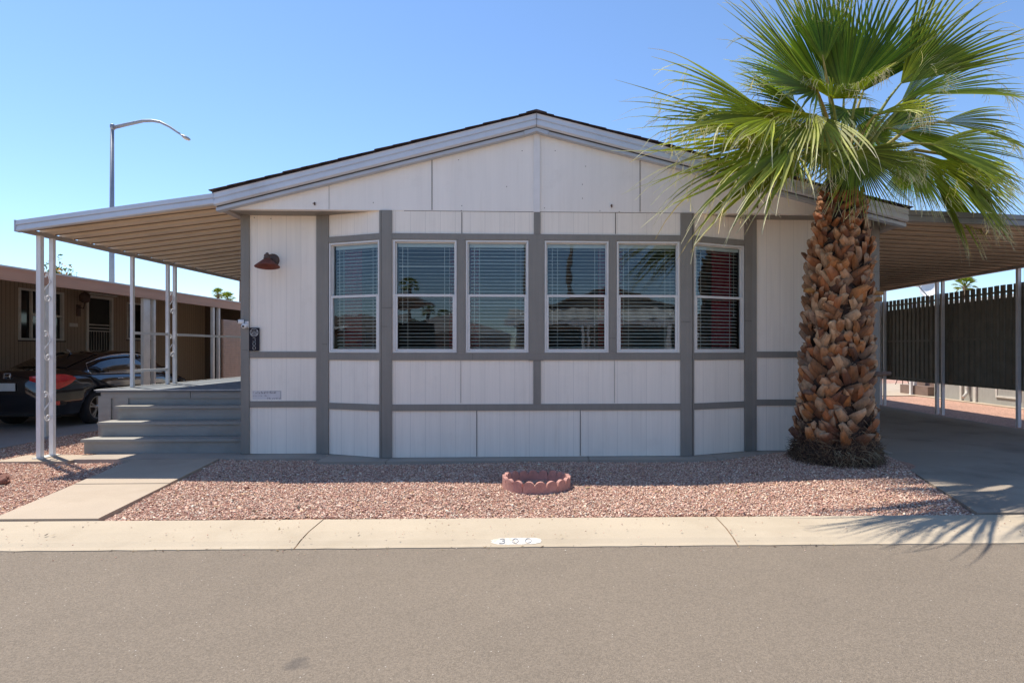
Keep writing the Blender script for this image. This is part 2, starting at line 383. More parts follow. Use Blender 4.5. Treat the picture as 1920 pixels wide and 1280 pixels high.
# front gravel bed as a real uneven sheet, yard beyond
mb = MB(); nx, ny = 220, 60; X0, X1 = -14., 12.; vs = []
for j in range(ny+1):
    for i in range(nx+1):
        x = X0+(X1-X0)*i/nx; y0 = curb_b(x)-.005; y = y0+(9.0-y0)*j/ny
        z = float(gz(x, y)) - (.012 if j else .0)
        if j == 0: z = .04
        vs.append((x, y, z))
mb.add(vs, [(j*(nx+1)+i, j*(nx+1)+i+1, (j+1)*(nx+1)+i+1, (j+1)*(nx+1)+i) for j in range(ny) for i in range(nx)], smooth=True)
mb.add([(-90,5.6,.02),(X0,5.6,.02),(X0,60,.02),(-90,60,.02)], [(0,1,2,3)]); mb.add([(X0,8.95,.02),(X1,8.95,.02),(X1,60,.02),(X0,60,.02)], [(0,1,2,3)])
mb.add([(X1,5.0,.02),(90,5.0,.02),(90,60,.02),(X1,60,.02)], [(0,1,2,3)])
struct('gravel_bed', mb, M['gravel'])

def poly_slab(name, pts, z, m, depth=.12, joints=()):
    mb = MB(); mb.prism([(p[0], p[1], z-depth) for p in pts], (0, 0, depth)); o = struct(name, mb, m); return o
def g(px, py, z): p = onZ(px, py, z); return (p.x, p.y)
WZ = .075
wl = [g(0,965,WZ), g(255,858,WZ), g(405,862,WZ), g(165,980,WZ)]
def ext(a, b, yy): t = (yy-a[1])/(b[1]-a[1]); return (a[0]+t*(b[0]-a[0]), yy)
LB, LT, RTp, RB = ext(wl[1], wl[0], curb_b(-5)+.006), wl[1], wl[2], ext(wl[2], wl[3], curb_b(-4)+.006)
LB = (LB[0], curb_b(LB[0])+.006); RB = (RB[0], curb_b(RB[0])+.006)
LT = ext(LB, LT, 8.30); RTp = ext(RB, RTp, 8.30)
def lerp(a, b, t): return (a[0]+(b[0]-a[0])*t, a[1]+(b[1]-a[1])*t)
mb = MB()
for t0, t1 in ((0, .48), (.484, 1)):
    q = [lerp(LB,LT,t0), lerp(LB,LT,t1), lerp(RB,RTp,t1), lerp(RB,RTp,t0)]
    mb.prism([(p[0], p[1], -.02) for p in q][::-1], (0,0,WZ-.004+.02 if t0 == 0 else WZ+.02))
struct('walkway', mb, M['walk'])
# house slab: strip of concrete showing in front of the skirting
SLZ = .08
mb = MB()
e = [g(180,866,SLZ), g(518,866,SLZ)]
mb.box(-6.35, -4.02, 8.32, 8.95, -.02, SLZ-.004)
mb.box(-4.015, -3.02, 8.26, 8.95, -.02, SLZ)
for a, b in ((-3.01,-2.1),(-2.09,.6),(.61,2.35)): mb.box(a, b, 8.0+(.02 if a > 0 else 0), 8.95, -.02, SLZ)
mb.prism([(2.36,8.0,-.02),(3.1,8.25,-.02),(5.0,8.4,-.02),(5.0,8.95,-.02),(2.36,8.95,-.02)], (0,0,SLZ+.02))
struct('foundation_slab', mb, M['slab'])
mb = MB(); mb.box(-7.3, -6.36, 8.22, 8.72, -.02, .07); mb.box(-6.9, -4.3, 9.4, 24, -.02, .05); struct('porch_slab', mb, M['walk'])

# driveway on the right, under the carport
DZ = .07
a = g(1655,848,DZ); b = g(1840,965,DZ); b = ext(a, b, curb_b(4)+.006)
mb = MB(); mb.prism([(a[0],a[1],-.02),(b[0],b[1],-.02),(10.6,curb_b(10)+.006,-.02),(10.2,7.2,-.02),(8.95,8.6,-.02),(8.95,8.55+.0,-.02),(4.95,8.55,-.02)][::-1], (0,0,DZ+.02))
mb.box(4.93, 8.95, 8.556, 26, -.02, DZ)
struct('driveway', mb, M['drive'])
DRV_A, DRV_B = a, b
# neighbour's driveway on the left
nb = [g(0,829,.05), g(185,800,.05)]
mb = MB(); mb.prism([(-8.35,5.4,-.02),(-8.35,24,-.02),(-12.1,24,-.02),(-12.1,5.4,-.02)], (0,0,.07)); struct('neighbour_driveway', mb, M['drive2'])

# granite chips scattered over the bed
def inpoly(P, x, y):
    r = np.zeros(len(x), bool); n = len(P)
    for i in range(n):
        x0, y0 = P[i]; x1, y1 = P[(i+1) % n]
        c = ((y0 > y) != (y1 > y)) & (x < (x1-x0)*(y-y0)/(y1-y0+1e-12)+x0); r ^= c
    return r
main = [(RB[0]+.03, RB[1]), (RTp[0]+.02, RTp[1]), (-3.9,8.24), (-3.0,8.24), (-2.95,7.98), (2.3,8.0), (3.1,8.25), (4.85,8.45), (DRV_A[0]-.02,DRV_A[1]), (DRV_B[0]-.02,DRV_B[1])]
left = [(LB[0]-.03,LB[1]), (-11.,5.5), (-8.4,6.5), (-8.4,12), (-6.95,12), (-6.95,9.5), (-6.3,9.5), (-6.3,8.75), (-7.32,8.75), (-7.32,8.18), (-6.3,8.18), (-6.0,8.26), (LT[0]-.02,8.26)]
def chips(poly, n, smin, smax):
    P = np.array(poly); xs = RS.uniform(P[:,0].min(), P[:,0].max(), n*4); ys = RS.uniform(P[:,1].min(), P[:,1].max(), n*4)
    k = inpoly(poly, xs, ys) & (ys > curb_b(xs)+.01); return xs[k][:n], ys[k][:n]
cx, cy = [], []
for P, n in ((main, 125000), (left, 38000)):
    a_, b_ = chips(P, n, 0, 0); cx.append(a_); cy.append(b_)
# a few strays on walkway, kerb, road edge and driveway
sx_ = RS.uniform(-6, 6, 420); sy_ = RS.uniform(4.55, 5.45, 420); cx = np.concatenate(cx+[sx_]); cy = np.concatenate(cy+[sy_]); n = len(cx)
stray = np.zeros(n, bool); stray[-420:] = True
size = RS.uniform(.0055, .0125, n)*np.where(RS.rand(n) < .03, 1.9, 1); size[stray] = RS.uniform(.003,.007,420)
cz = gz(cx, cy) + RS.uniform(-.004,.008,n)
cz[stray] = np.where(cy[stray] < curb_f(0), .004, .06)
base = np.array([(1,0,0),(0,1,0),(-1,0,0),(0,-1,0),(0,0,.8),(0,0,-.8)])
V = base[None]*(1+RS.uniform(-.35,.35,(n,6,1))) + RS.uniform(-.25,.25,(n,6,3))
V *= np.stack([RS.uniform(.7,1.3,n), RS.uniform(.7,1.3,n), RS.uniform(.45,.85,n)], 1)[:,None,:]
th = RS.uniform(0, 2*np.pi, n); ct, st_ = np.cos(th)[:,None], np.sin(th)[:,None]
Vx = V[...,0]*ct - V[...,1]*st_; Vy = V[...,0]*st_ + V[...,1]*ct; tl = RS.uniform(-.5,.5,(n,1)); Vz = V[...,2]*np.cos(tl)+Vx*np.sin(tl)
V = np.stack([Vx*size[:,None]+cx[:,None], Vy*size[:,None]+cy[:,None], Vz*size[:,None]+cz[:,None]], 2).reshape(-1,3)
T = np.array([(0,1,4),(1,2,4),(2,3,4),(3,0,4),(1,0,5),(2,1,5),(3,2,5),(0,3,5)])
Fc = (T[None]+6*np.arange(n)[:,None,None]).reshape(-1,3)
me = bpy.data.meshes.new('gravel_stones'); me.vertices.add(len(V)); me.vertices.foreach_set('co', V.ravel())
me.loops.add(len(Fc)*3); me.loops.foreach_set('vertex_index', Fc.ravel().astype(np.int32)); me.polygons.add(len(Fc))
me.polygons.foreach_set('loop_start', np.arange(0, len(Fc)*3, 3, dtype=np.int32)); me.update(calc_edges=True)
pal = np.array([(.62,.41,.33),(.50,.29,.235),(.70,.52,.43),(.42,.22,.18),(.76,.64,.56),(.30,.19,.17),(.58,.40,.25),(.56,.36,.31)])
pc = np.minimum(pal[RS.choice(8, n, p=[.20,.18,.16,.13,.12,.10,.04,.07])]*RS.uniform(.9,1.4,(n,1))*np.array([1.0,.97,.88]), .92)
at = me.color_attributes.new('Col','FLOAT_COLOR','POINT'); at.data.foreach_set('color', np.repeat(np.concatenate([pc, np.ones((n,1))],1), 6, axis=0).astype(np.float32).ravel())
me.materials.append(M['stones']); o = bpy.data.objects.new('gravel_stones', me); COL.objects.link(o); tag(o, kind='stuff', label='pink and tan crushed granite chips spread over the front bed')

# dry litter blown against the kerb and over the bed
rl = np.random.RandomState(77); mb = MB()
for k in range(260):
    if k < 90: x = rl.uniform(-6, 6); y = curb_f(x)+rl.uniform(-.05,.03); z = .006
    elif k < 120: x = rl.uniform(-6, 6); y = rl.uniform(curb_f(x)+.05, curb_b(x)-.05); z = .058
    else: x = rl.uniform(-4, 5.2); y = rl.uniform(5.5, 8.1); z = float(gz(x, y))+.014
    L = rl.uniform(.006,.022) if k < 200 else rl.uniform(.02,.05); a = rl.uniform(0, math.pi); w = L*rl.uniform(.15,.5); u = Vector((math.cos(a), math.sin(a), rl.uniform(-.15,.3))); v_ = Vector((-math.sin(a), math.cos(a), rl.uniform(-.2,.2))); p = Vector((x, y, z))
    c_ = [(.10,.06,.035),(.24,.16,.08),(.05,.035,.025),(.34,.26,.15)][rl.randint(4)]
    mb.add([p-u*L, p+v_*w, p+u*L+Vector((0,0,.004)), p-v_*w], [(0,1,2,3)], c_)
M['litter'] = mat('dry_litter', (1,1,1), rough=.9, attr=True)
tag(mb.build('leaf_litter', M['litter']), 'tiny dry leaf scraps scattered over the kerb and gravel', kind='stuff')

# ------------------------------------------------------------------ number painted on the kerb
def stroke_digit(ch):
    """centre lines of the digits, unit height"""
    if ch == '0': return [[(.31+.27*math.cos(t), .5+.46*math.sin(t)) for t in np.linspace(0, 2*math.pi, 25)]]
    if ch == '3': return [[(.30+.24*math.cos(t), .74+.22*math.sin(t)) for t in np.linspace(R(150), R(-90), 14)] + [(.30+.28*math.cos(t), .26+.26*math.sin(t)) for t in np.linspace(R(90), R(-150), 14)]]
def ribbon(mb, pts, w, f3, th=.002):
    P = [Vector((a, b)) for a, b in pts]
    for i in range(len(P)-1):
        d = P[i+1]-P[i]
        if d.length < 1e-6: continue
        d.normalize(); n_ = Vector((-d.y, d.x))*w/2; q = [P[i]-n_-d*w*.2, P[i+1]-n_+d*w*.2, P[i+1]+n_+d*w*.2, P[i]+n_-d*w*.2]
        lo = [f3(a.x, a.y, 0) for a in q]; hi = [f3(a.x, a.y, th) for a in q]
        mb.add(lo+hi, [(4,5,6,7),(0,1,5,4),(1,2,6,5),(2,3,7,6),(3,0,4,7)])
c = onZ(968, 1011, .035)
num = thing('kerb_number', (c.x, c.y, .04), 'faded house number 300 on a white painted patch on the kerb', 'painted number')
def ck(u, v, h):                                          # kerb surface point
    x, y = c.x+u, c.y+v; t = (y-curb_f(x)); z = np.interp(t, [.05,.12,.3,.62], [.012,.03,.05,.058]); return Vector((x, y, float(z)+.0015+h))
mb = MB(); nU, nV = 24, 6; vs = []
for j in range(nV+1):
    for i in range(nU+1):
        a = (i/nU-.5)*2; hw = .20+RS.uniform(-.014,.010); b = (j/nV-.5)*2*.048*(1-abs(a)**4*.6); vs.append(ck(a*hw, b, 0))
mb.add(vs, [(j*(nU+1)+i, j*(nU+1)+i+1, (j+1)*(nU+1)+i+1, (j+1)*(nU+1)+i) for j in range(nV) for i in range(nU)])
mb.build('paint_patch', M['whitepaint'], num)
for i, ch in enumerate('300'):
    mb = MB()
    for st in stroke_digit(ch): ribbon(mb, [(-.14+i*.105+a*.085, -.034+b*.066) for a, b in st], .008, lambda u, v, h: ck(u, v, .003+h))
    mb.build('digit', M['greypaint'], num)

# ================================================================== THE HOUSE
YF, YR = 8.245, 8.62                                      # bay front plane, recessed wall plane
home = thing('mobile_home', (0, YF, 0), 'white double-wide mobile home with grey trim boards, six blind-filled windows and a low gable roof', 'mobile home')
class Wall:
    """a vertical wall plane from p0 to p1 (plan), out = towards the street"""
    def __init__(s, p0, p1):
        s.p0 = Vector((*p0, 0)); s.u = Vector((p1[0]-p0[0], p1[1]-p0[1], 0)); s.L = s.u.length; s.u.normalize(); s.n = Vector((s.u.y, -s.u.x, 0))
    def hit(s, px, py):
        d = ray(px, py); t = (s.p0-C0).dot(s.n)/d.dot(s.n); p = C0+d*t; return (p-s.p0).dot(s.u), p.z
    def s(s, px): return s.hit(px, 655)[0]
    def z(s, px, py): return s.hit(px, py)[1]
    def box(s, mb, s0, s1, z0, z1, o0, o1): return mb.frame(s.p0, s.u, s.n, (0,0,1), s0, s1, o0, o1, z0, z1)
    def pt(s, a, z, o=0): return s.p0+s.u*a+s.n*o+Vector((0,0,z))
xl, xr = onY(716, 600, YF).x, onY(1297, 600, YF).x         # bay front corners
xl2, xr2 = onY(604, 600, YR).x, onY(1409, 600, YR).x       # where the angled sides meet the recessed wall
XL, XR = onY(455.5, 600, YR).x, onY(1645, 600, YR).x       # house corners
WF = Wall((xl, YF), (xr, YF)); WA = Wall((xl2, YR), (xl, YF)); WB = Wall((xr, YF), (xr2, YR))
WL = Wall((XL, YR), (xl2, YR)); WR = Wall((xr2, YR), (XR, YR))
ZT = onY(1006, 397, YF).z                                  # underside of gable panel
ZB = .085
zwt, zwb = WF.z(1005, 451), WF.z(1005, 661.5)               # windows top and bottom
print('house', xl, xr, xl2, xr2, XL, XR, ZT, zwt, zwb)
walls = MB(); TH = .11
def pier(W, s0, s1, z0, z1): W.box(walls, s0, s1, z0, z1, -TH, 0)
wpx = [(737,857),(873,991.5),(1020.5,1141.5),(1155.5,1274)]
fs = [(WF.s(a), WF.s(b)) for a, b in wpx]
pier(WF, 0, WF.L, ZB, zwb); pier(WF, 0, WF.L, zwt, ZT-.001)
edges = [0]+[x for ab in fs for x in ab]+[WF.L]
for i in range(0, len(edges), 2): pier(WF, edges[i], edges[i+1], zwb, zwt)
aw = (WA.s(617.5), WA.s(715)); bw = (WB.s(1296), WB.s(1394.5))
aw = (aw[0], min(aw[1], WA.L-.03)); bw = (max(bw[0], .03), bw[1])
for W, (s0, s1) in ((WA, aw), (WB, bw)):
    pier(W, 0, W.L, ZB, zwb); pier(W, 0, W.L, zwt, ZT-.001)
    pier(W, 0, s0, zwb, zwt); pier(W, s1, W.L, zwb, zwt)
pier(WL, 0, WL.L+.02, ZB, ZT-.001); pier(WR, -.02, WR.L, ZB, ZT-.001)
walls.box(XL, XL+.1, YR+TH+.001, 23, ZB, ZT+.05); walls.box(XR-.1, XR, YR+TH+.001, 23, ZB, ZT+.05); walls.box(XL+.1, XR-.1, 22.9, 23, ZB, ZT+.05)
walls.build('wall', M['siding'], home)

# gable panel
YG = YF-.006
YFA = 8.09                                                # fascia front plane
zr = onY(1006, 213, YFA).z; zl = onY(403, 362, YFA).z; xrg = onY(1006, 213, YFA).x; xle = onY(401, 362, YFA).x
SL = (zr-zl)/(xrg-xle); SR = .243; xre = XR+.14; zre = zr-SR*(xre-xrg)
print('roof', zr, zl, xrg, xle, SL, zre)
def ztop(x): return zr-(xrg-x)*SL if x < xrg else zr-(x-xrg)*SR
GX0, GX1 = XL-.01, XR+.0
mb = MB(); dz = .17
GXe = xrg+(zr-dz-ZT-.012)/SR
mb.prism([(GX0,YG,ZT),(GXe,YG,ZT),(GXe,YG,ZT+.012),(xrg,YG,zr-dz),(GX0,YG,ztop(GX0)-dz)], (0,.09,0))
mb.build('gable_panel', M['gable'], home)
mb = MB(); mb.box(XL, XR, YG+.0905, YR+.2, ZT, ZT+.03); mb.build('soffit', M['trim'], home)
# seams between the boards of gable and walls
mb = MB()
for px, top in ((810,299),(1200,292)):
    p = onY(px, 397, YG); mb.box(p.x-.005, p.x+.005, YG-.004, YG+.01, ZT+.01, ztop(p.x)-dz-.02)
p = onY(617, 397, YG); mb.box(p.x-.002, p.x+.002, YG-.003, YG+.01, ZT+.01, ztop(p.x)-dz-.02)
mb.box(xl+.3, xr-.02, YF-.003, YF+.01, ZT-.006, ZT)
for px, y0, y1 in ((866,398,439),(1154,398,439)): 
    x = onY(px, 420, YF).x; mb.box(x-.005, x+.005, YF-.004, YF+.01, onY(px,y1,YF).z, onY(px,y0,YF).z)
for px in (894, 1088):
    x = onY(px, 800, YF).x; mb.box(x-.005, x+.005, YF-.005, YF+.01, ZB+.01, onY(px,769,YF).z)
for px in (864,1152):
    x = onY(px, 700, YF).x; mb.box(x-.002, x+.002, YF-.004, YF+.01, onY(px,755,YF).z, onY(px,676,YF).z)
build_each(mb, 'board_joint', M['seam'], home)
mb = MB(); x0, x1 = onY(1000.5,300,YG).x, onY(1012.5,300,YG).x; mb.box(x0, x1, YG-.022, YG-.0005, ZT-.01, ztop(x0)-dz-.03); mb.build('gable_batten', M['whitetrim'], home)
for px, py in ((590,382),(1147,386),(1420,387)):
    mb = MB(); p = onY(px, py, YG-.01); mb.box(p.x-.008, p.x+.008, YG-.018, YG-.0005, p.z-.02, p.z+.02); mb.box(p.x-.02, p.x+.006, YG-.03, YG-.0175, p.z-.004, p.z+.006)
    mb.build('light_hook', M['bronze'], home)
mb = MB()   # nail heads
for px, py in ((979,283),(1041,283),(1098,312),(1092,346),(1092,372),(1021,390),(866,386),(865,395),(477,408),(508,410),(1009,360),(950,350),(700,380),(745,300),(1161,397),(860,300),(1125,395)):
    p = onY(px, py, YG); mb.lathe((p.x, YG-.0005, p.z), (0,-1,0), [(.006,0),(.006,.003),(0,.003)], 8)
build_each(mb, 'nail_head', M['bronze'], home)

# trim boards
tr = MB()
def tb(W, px0, px1, py0, py1, pr=.02, ref=None):
    a, b = W.s(px0), W.s(px1); z0 = W.z(ref or (px0+px1)/2, py1); z1 = W.z(ref or (px0+px1)/2, py0)
    W.box(tr, a, b, z0, z1, .0005, pr)
    return z0, z1
zsill = (WF.z(1005, 675), zwb-.003); zband = (WF.z(1005, 769), WF.z(1005, 757)); zhead = (zwt+.003, WF.z(1005, 439.5))
CW = .062
# front bay
WF.box(tr, 0, WF.s(735.5), ZB, ZT-.001, .0005, .024); WF.box(tr, WF.s(1275.5), WF.L, ZB, ZT-.001, .0005, .024)
a0, a1 = WF.s(735.5)+.001, WF.s(1275.5)-.001
WF.box(tr, a0, a1, zhead[0], zhead[1], .0005, .02); WF.box(tr, a0, a1, zsill[0], zsill[1], .0005, .021); WF.box(tr, a0, a1, zband[0], zband[1], .0005, .02)
WF.box(tr, WF.s(992), WF.s(1020), zsill[1]+.001, zhead[0]-.001, .0005, .023); WF.box(tr, WF.s(1001), WF.s(1013.5), zhead[1]+.001, ZT-.001, .0005, .022)
WF.box(tr, WF.s(1000), WF.s(1014), zband[1]+.001, zsill[0]-.001, .0005, .0225)
WF.box(tr, WF.s(857.5), WF.s(872.5), zsill[1]+.001, zhead[0]-.001, .0005, .0235); WF.box(tr, WF.s(1142), WF.s(1155), zsill[1]+.001, zhead[0]-.001, .0005, .0235)
# angled sides
for W, (s0, s1) in ((WA, aw), (WB, bw)):
    e0, e1 = ((.0, s0-.003), (s1+.003, W.L)) if W is WA else ((0, s0-.003), (s1+.003, W.L))
    W.box(tr, e0[0], e0[1], ZB, ZT-.001, .0005, .022); W.box(tr, e1[0], e1[1], ZB, ZT-.001, .0005, .022)
    W.box(tr, e0[1]+.001, e1[0]-.001, zhead[0], zhead[1], .0005, .019); W.box(tr, e0[1]+.001, e1[0]-.001, zsill[0], zsill[1], .0005, .0195)
    W.box(tr, e0[1]+.001, e1[0]-.001, zband[0], zband[1], .0005, .0185)
# recessed walls
for W in (WL, WR):
    lo, hi = (WL.s(468.5), WL.L-.004) if W is WL else (.004, WR.s(1633))
    cs = (0, lo) if W is WL else (hi, WR.L)
    W.box(tr, cs[0]-(.012 if W is WL else 0), cs[1]+(.012 if W is WR else 0), ZB, ZT-.001, .0005, .026)
    if W is WL: W.box(tr, WL.L-.075, WL.L, ZB, ZT-.001, .0005, .0215); hi = WL.L-.076
    else: W.box(tr, 0, .07, ZB, ZT-.001, .0005, .0215); lo = .071
    for z0, z1 in ((WL.z(530,670.5), WL.z(530,659)), (WL.z(530,763), WL.z(530,751.5))):
        W.box(tr, lo+.001, hi-.001, z0, z1, .0005, .018)
tr.box(XL-.022, XL-.0005, YR-.02, YR+.14, ZB, ZT-.002)
tr.box(XR+.0005, XR+.022, YR-.02, YR+.14, ZB, ZT-.002)
build_each(tr, 'trim_board', M['trim'], home)
jt = MB()     # butt joints of the trim boards
for W, px, py, w in ((WF,1011,577,0), (WF,726,577,18),(WF,722,612,10),(WA,611,645,9),(WF,1285,603,18),(WB,1401,601,12),(WF,1148,634,12),(WF,1005,675.5,28),(WL,461,656,10)):
    if not w: continue
    s0, z0 = W.hit(px-w/2, py); s1, _ = W.hit(px+w/2, py); W.box(jt, s0, s1, z0-.003, z0+.002, .02, .0272)
for px in (1123, 886): 
    s0, z0 = WF.hit(px, 669); WF.box(jt, s0-.002, s0+.002, zsill[0]+.002, zsill[1]-.002, .015, .0222)
build_each(jt, 'trim_joint', M['seam'], home)

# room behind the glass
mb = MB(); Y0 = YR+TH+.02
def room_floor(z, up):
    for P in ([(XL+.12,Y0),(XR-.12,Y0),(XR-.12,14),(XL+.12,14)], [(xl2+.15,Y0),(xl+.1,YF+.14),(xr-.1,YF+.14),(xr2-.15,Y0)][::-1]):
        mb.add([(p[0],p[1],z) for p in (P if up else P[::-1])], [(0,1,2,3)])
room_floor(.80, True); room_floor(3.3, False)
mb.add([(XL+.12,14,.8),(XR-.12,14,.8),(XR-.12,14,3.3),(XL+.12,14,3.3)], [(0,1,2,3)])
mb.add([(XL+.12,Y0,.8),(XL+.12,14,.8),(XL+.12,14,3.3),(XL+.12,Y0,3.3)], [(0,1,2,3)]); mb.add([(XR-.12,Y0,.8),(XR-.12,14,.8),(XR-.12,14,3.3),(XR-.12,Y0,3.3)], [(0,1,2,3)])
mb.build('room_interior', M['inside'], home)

def window(W, s0, s1, curt, warp=False):
    g_ = .004; f = MB(); z0, z1 = zwb+g_, zwt-g_; a, b = s0+g_, s1-g_; fw = .024; H = z1-z0; zm = z0+H*.508
    # outer frame
    W.box(f, a, a+fw, z0, z1, -.075, .012); W.box(f, b-fw, b, z0, z1, -.075, .012)
    W.box(f, a+fw, b-fw, z1-fw, z1, -.075, .0115); W.box(f, a+fw, b-fw, z0, z0+fw, -.075, .016)
    fr = f.build('window', M['winframe'], home)
    ls = MB(); sw = .032                                    # lower sash stands proud, upper sash slim and set back
    W.box(ls, a+fw+.001, a+fw+sw, z0+fw+.001, zm+.016, -.03, .004); W.box(ls, b-fw-sw, b-fw-.001, z0+fw+.001, zm+.016, -.03, .004)
    W.box(ls, a+fw+sw+.001, b-fw-sw-.001, zm-.016, zm+.018, -.03, .006); W.box(ls, a+fw+sw+.001, b-fw-sw-.001, z0+fw+.001, z0+fw+.026, -.03, .003)
    ls.build('lower_sash', M['winframe'], fr)
    us = MB(); W.box(us, a+fw+.001, a+fw+.016, zm+.02, z1-fw-.001, -.06, -.032); W.box(us, b-fw-.016, b-fw-.001, zm+.02, z1-fw-.001, -.06, -.032)
    W.box(us, a+fw+.017, b-fw-.017, z1-fw-.014, z1-fw-.001, -.06, -.0325)
    us.build('upper_sash', M['winframe'], fr)
    for zz0, zz1, oo in ((z0+fw+.026, zm-.016, -.014), (zm+.0, z1-fw-.014, -.045)):
        p = MB(); q = [W.pt(a+fw+.012, zz0, oo), W.pt(b-fw-.012, zz0, oo), W.pt(b-fw-.012, zz1, oo), W.pt(a+fw+.012, zz1, oo)]
        p.add(q, [(0,1,2,3)]); p.build('pane', M['glass'], fr)
    bl = MB(); hz = z1-fw; A, B = a+fw+.03, b-fw-.018; o = -.115
    wt = RS.uniform(.004,.010); nsl = int((hz-.05-(z0+.035))/.0485)
    for k in range(nsl):
        zz = hz-.085-k*.0485
        if zz < z0+.03: break
        segs = 6; sag = (.012 if (warp and k in (2,3)) else .0)*(1 if k != 5 else 0)
        tilt = wt+RS.uniform(-.002,.002); th_ = .0036 if not (warp and k == 5) else .012
        j0, j1 = RS.uniform(-.0016,.0016,2)
        for q in range(segs):
            t0, t1 = q/segs, (q+1)/segs; sA, sB = A+(B-A)*t0, A+(B-A)*t1
            za, zb_ = zz-sag*math.sin(math.pi*t0)+j0*(1-t0)+j1*t0, zz-sag*math.sin(math.pi*t1)+j0*(1-t1)+j1*t1
            v = [W.pt(sA,za+tilt,o-.024),W.pt(sB,zb_+tilt,o-.024),W.pt(sB,zb_-tilt,o+.024),W.pt(sA,za-tilt,o+.024)]
            v += [x+Vector((0,0,th_)) for x in v]
            bl.add(v, [(0,1,2,3),(7,6,5,4),(3,2,6,7)])
    W.box(bl, A, B, z0+.022, z0+.036, o-.024, o+.024)
    for t in (.16, .82):
        s_ = A+(B-A)*t; W.box(bl, s_-.0025, s_+.0025, z0+.03, hz-.05, o+.026, o+.028)
    W.box(bl, A+.05, A+.056, z0+H*.25, hz-.06, o+.03, o+.034)
    W.box(bl, B-.07, B-.067, z0+H*.36, hz-.06, o+.03, o+.033); W.box(bl, B-.074, B-.063, z0+H*.34, z0+H*.36, o+.028, o+.037)
    bl.build('blind', M['blind'], fr)
    hr = MB(); W.box(hr, A-.012, B+.012, hz-.058, hz+.01, o-.03, o+.035); hr.build('blind_headrail', M['headrail'], fr)
    for t0, t1, zt_ in curt:
        cm = MB(); n = 30; vs = []
        for i in range(n+1):
            s_ = a+(b-a)*(t0+(t1-t0)*i/n)
            for zc in (z0-.2, z0+H*zt_):
                sh = 0 if zc > z0 else .35*(1 if t0 > .5 else -1)*0
                vs.append(W.pt(s_+sh, zc, o-.12+.03*math.sin(i*1.25)+.01*math.sin(i*3.1)))
        cm.add(vs, [(2*i, 2*i+2, 2*i+3, 2*i+1) for i in range(n)], smooth=True); cm.build('curtain', M['curtain'], fr)
window(WA, *aw, [(.10,.42,1.02)])
window(WF, *fs[0], [(.84,1.05,1.02)], warp=True)
window(WF, *fs[1], [(-.02,.17,1.02)])
window(WF, *fs[2], [(.86,1.05,1.02)])
window(WF, *fs[3], [(-.03,.13,1.02)])
window(WB, *bw, [(.55,.98,1.02)])

# roof, shingles, fascia
mb = MB()
def slab_roof(x0, z0, x1, z1, th, y0, y1): mb.prism([(x0,y0,z0),(x1,y0,z1),(x1,y0,z1+th),(x0,y0,z0+th)], (0, y1-y0, 0))
slab_roof(xle-.03, zl-.008*0+.002, xrg, zr+.002, .02, YFA+.01, 23.3); slab_roof(xrg, zr+.002, xre+.03, zre+.002, .02, YFA+.01, 23.3)
for side in (0, 1):                                        # courses and ragged tabs along the rake
    xa, za, xb, zb_ = (xle-.05, zl, xrg, zr) if side == 0 else (xre+.05, zre, xrg, zr)
    Ls = math.hypot(xb-xa, zb_-za); nC = int(Ls/.24)
    for k in range(nC):
        t0, t1 = k/nC, min(1, (k+1.35)/nC); yo = YFA-.02-RS.uniform(0, .022)
        h = .005+RS.uniform(0,.007)
        P = [(xa+(xb-xa)*t0, yo, za+(zb_-za)*t0+.024), (xa+(xb-xa)*t1, yo, za+(zb_-za)*t1+.024), (xa+(xb-xa)*t1, yo, za+(zb_-za)*t1+.027), (xa+(xb-xa)*t0, yo, za+(zb_-za)*t0+.027+h)]
        mb.prism(P, (0, 15.2, 0))
mb.prism([(xrg-.14,YFA-.028,zr+.012),(xrg,YFA-.028,zr+.05),(xrg+.14,YFA-.028,zr+.012),(xrg,YFA-.028,zr+.02)][::-1], (0,15.3,0))
mb.build('roof', M['shingle'], home)
def rake(m, name, off0, off1, y0, y1, trim0=0.):
    mb = MB()
    for (x0, z0, x1, z1) in ((xle, zl, xrg-.0015, zr-.0004), (xrg+.0015, zr-.0004, xre, zre)):
        mb.prism([(x0,y0,z0-off0),(x1,y0,z1-off0),(x1,y0,z1-off1),(x0,y0,z0-off1)], (0, y1-y0, 0))
    mb.build(name, m, home)
mbf = MB()
for (x0, z0, x1, z1) in ((xle, zl, xrg-.0015, zr), (xrg+.0015, zr, xre, zre)):
    prof = [(0.0,-.012),(.012,.0),(.066,-.006),(.074,.012),(.085,.014),(.094,-.004),(.150,-.008),(.160,.006),(.170,.03)]   # (down, y offset)
    for (d0, o0), (d1, o1) in zip(prof[:-1], prof[1:]):
        mbf.add([(x0,YFA+o0,z0-d0),(x1,YFA+o0,z1-d0),(x1,YFA+o1,z1-d1),(x0,YFA+o1,z0-d1)], [(0,1,2,3)])
    mbf.add([(x0,YFA-.012,z0),(x1,YFA-.012,z1),(x1,YFA+.1,z1),(x0,YFA+.1,z0)], [(0,1,2,3)])
    mbf.add([(x0,YFA-.01,z0),(x0,YFA+.1,z0),(x0,YFA+.1,z0-.17),(x0,YFA-.008,z0-.155)], [(0,1,2,3)])
mbf.build('rake_fascia', M['fascia'], home)
rake(M['lip'], 'drip_moulding', .182, .226, YFA+.05, YG-.002)
rake(M['fasciadark'], 'fascia_backing', .10, .18, YFA+.075, YG-.003)
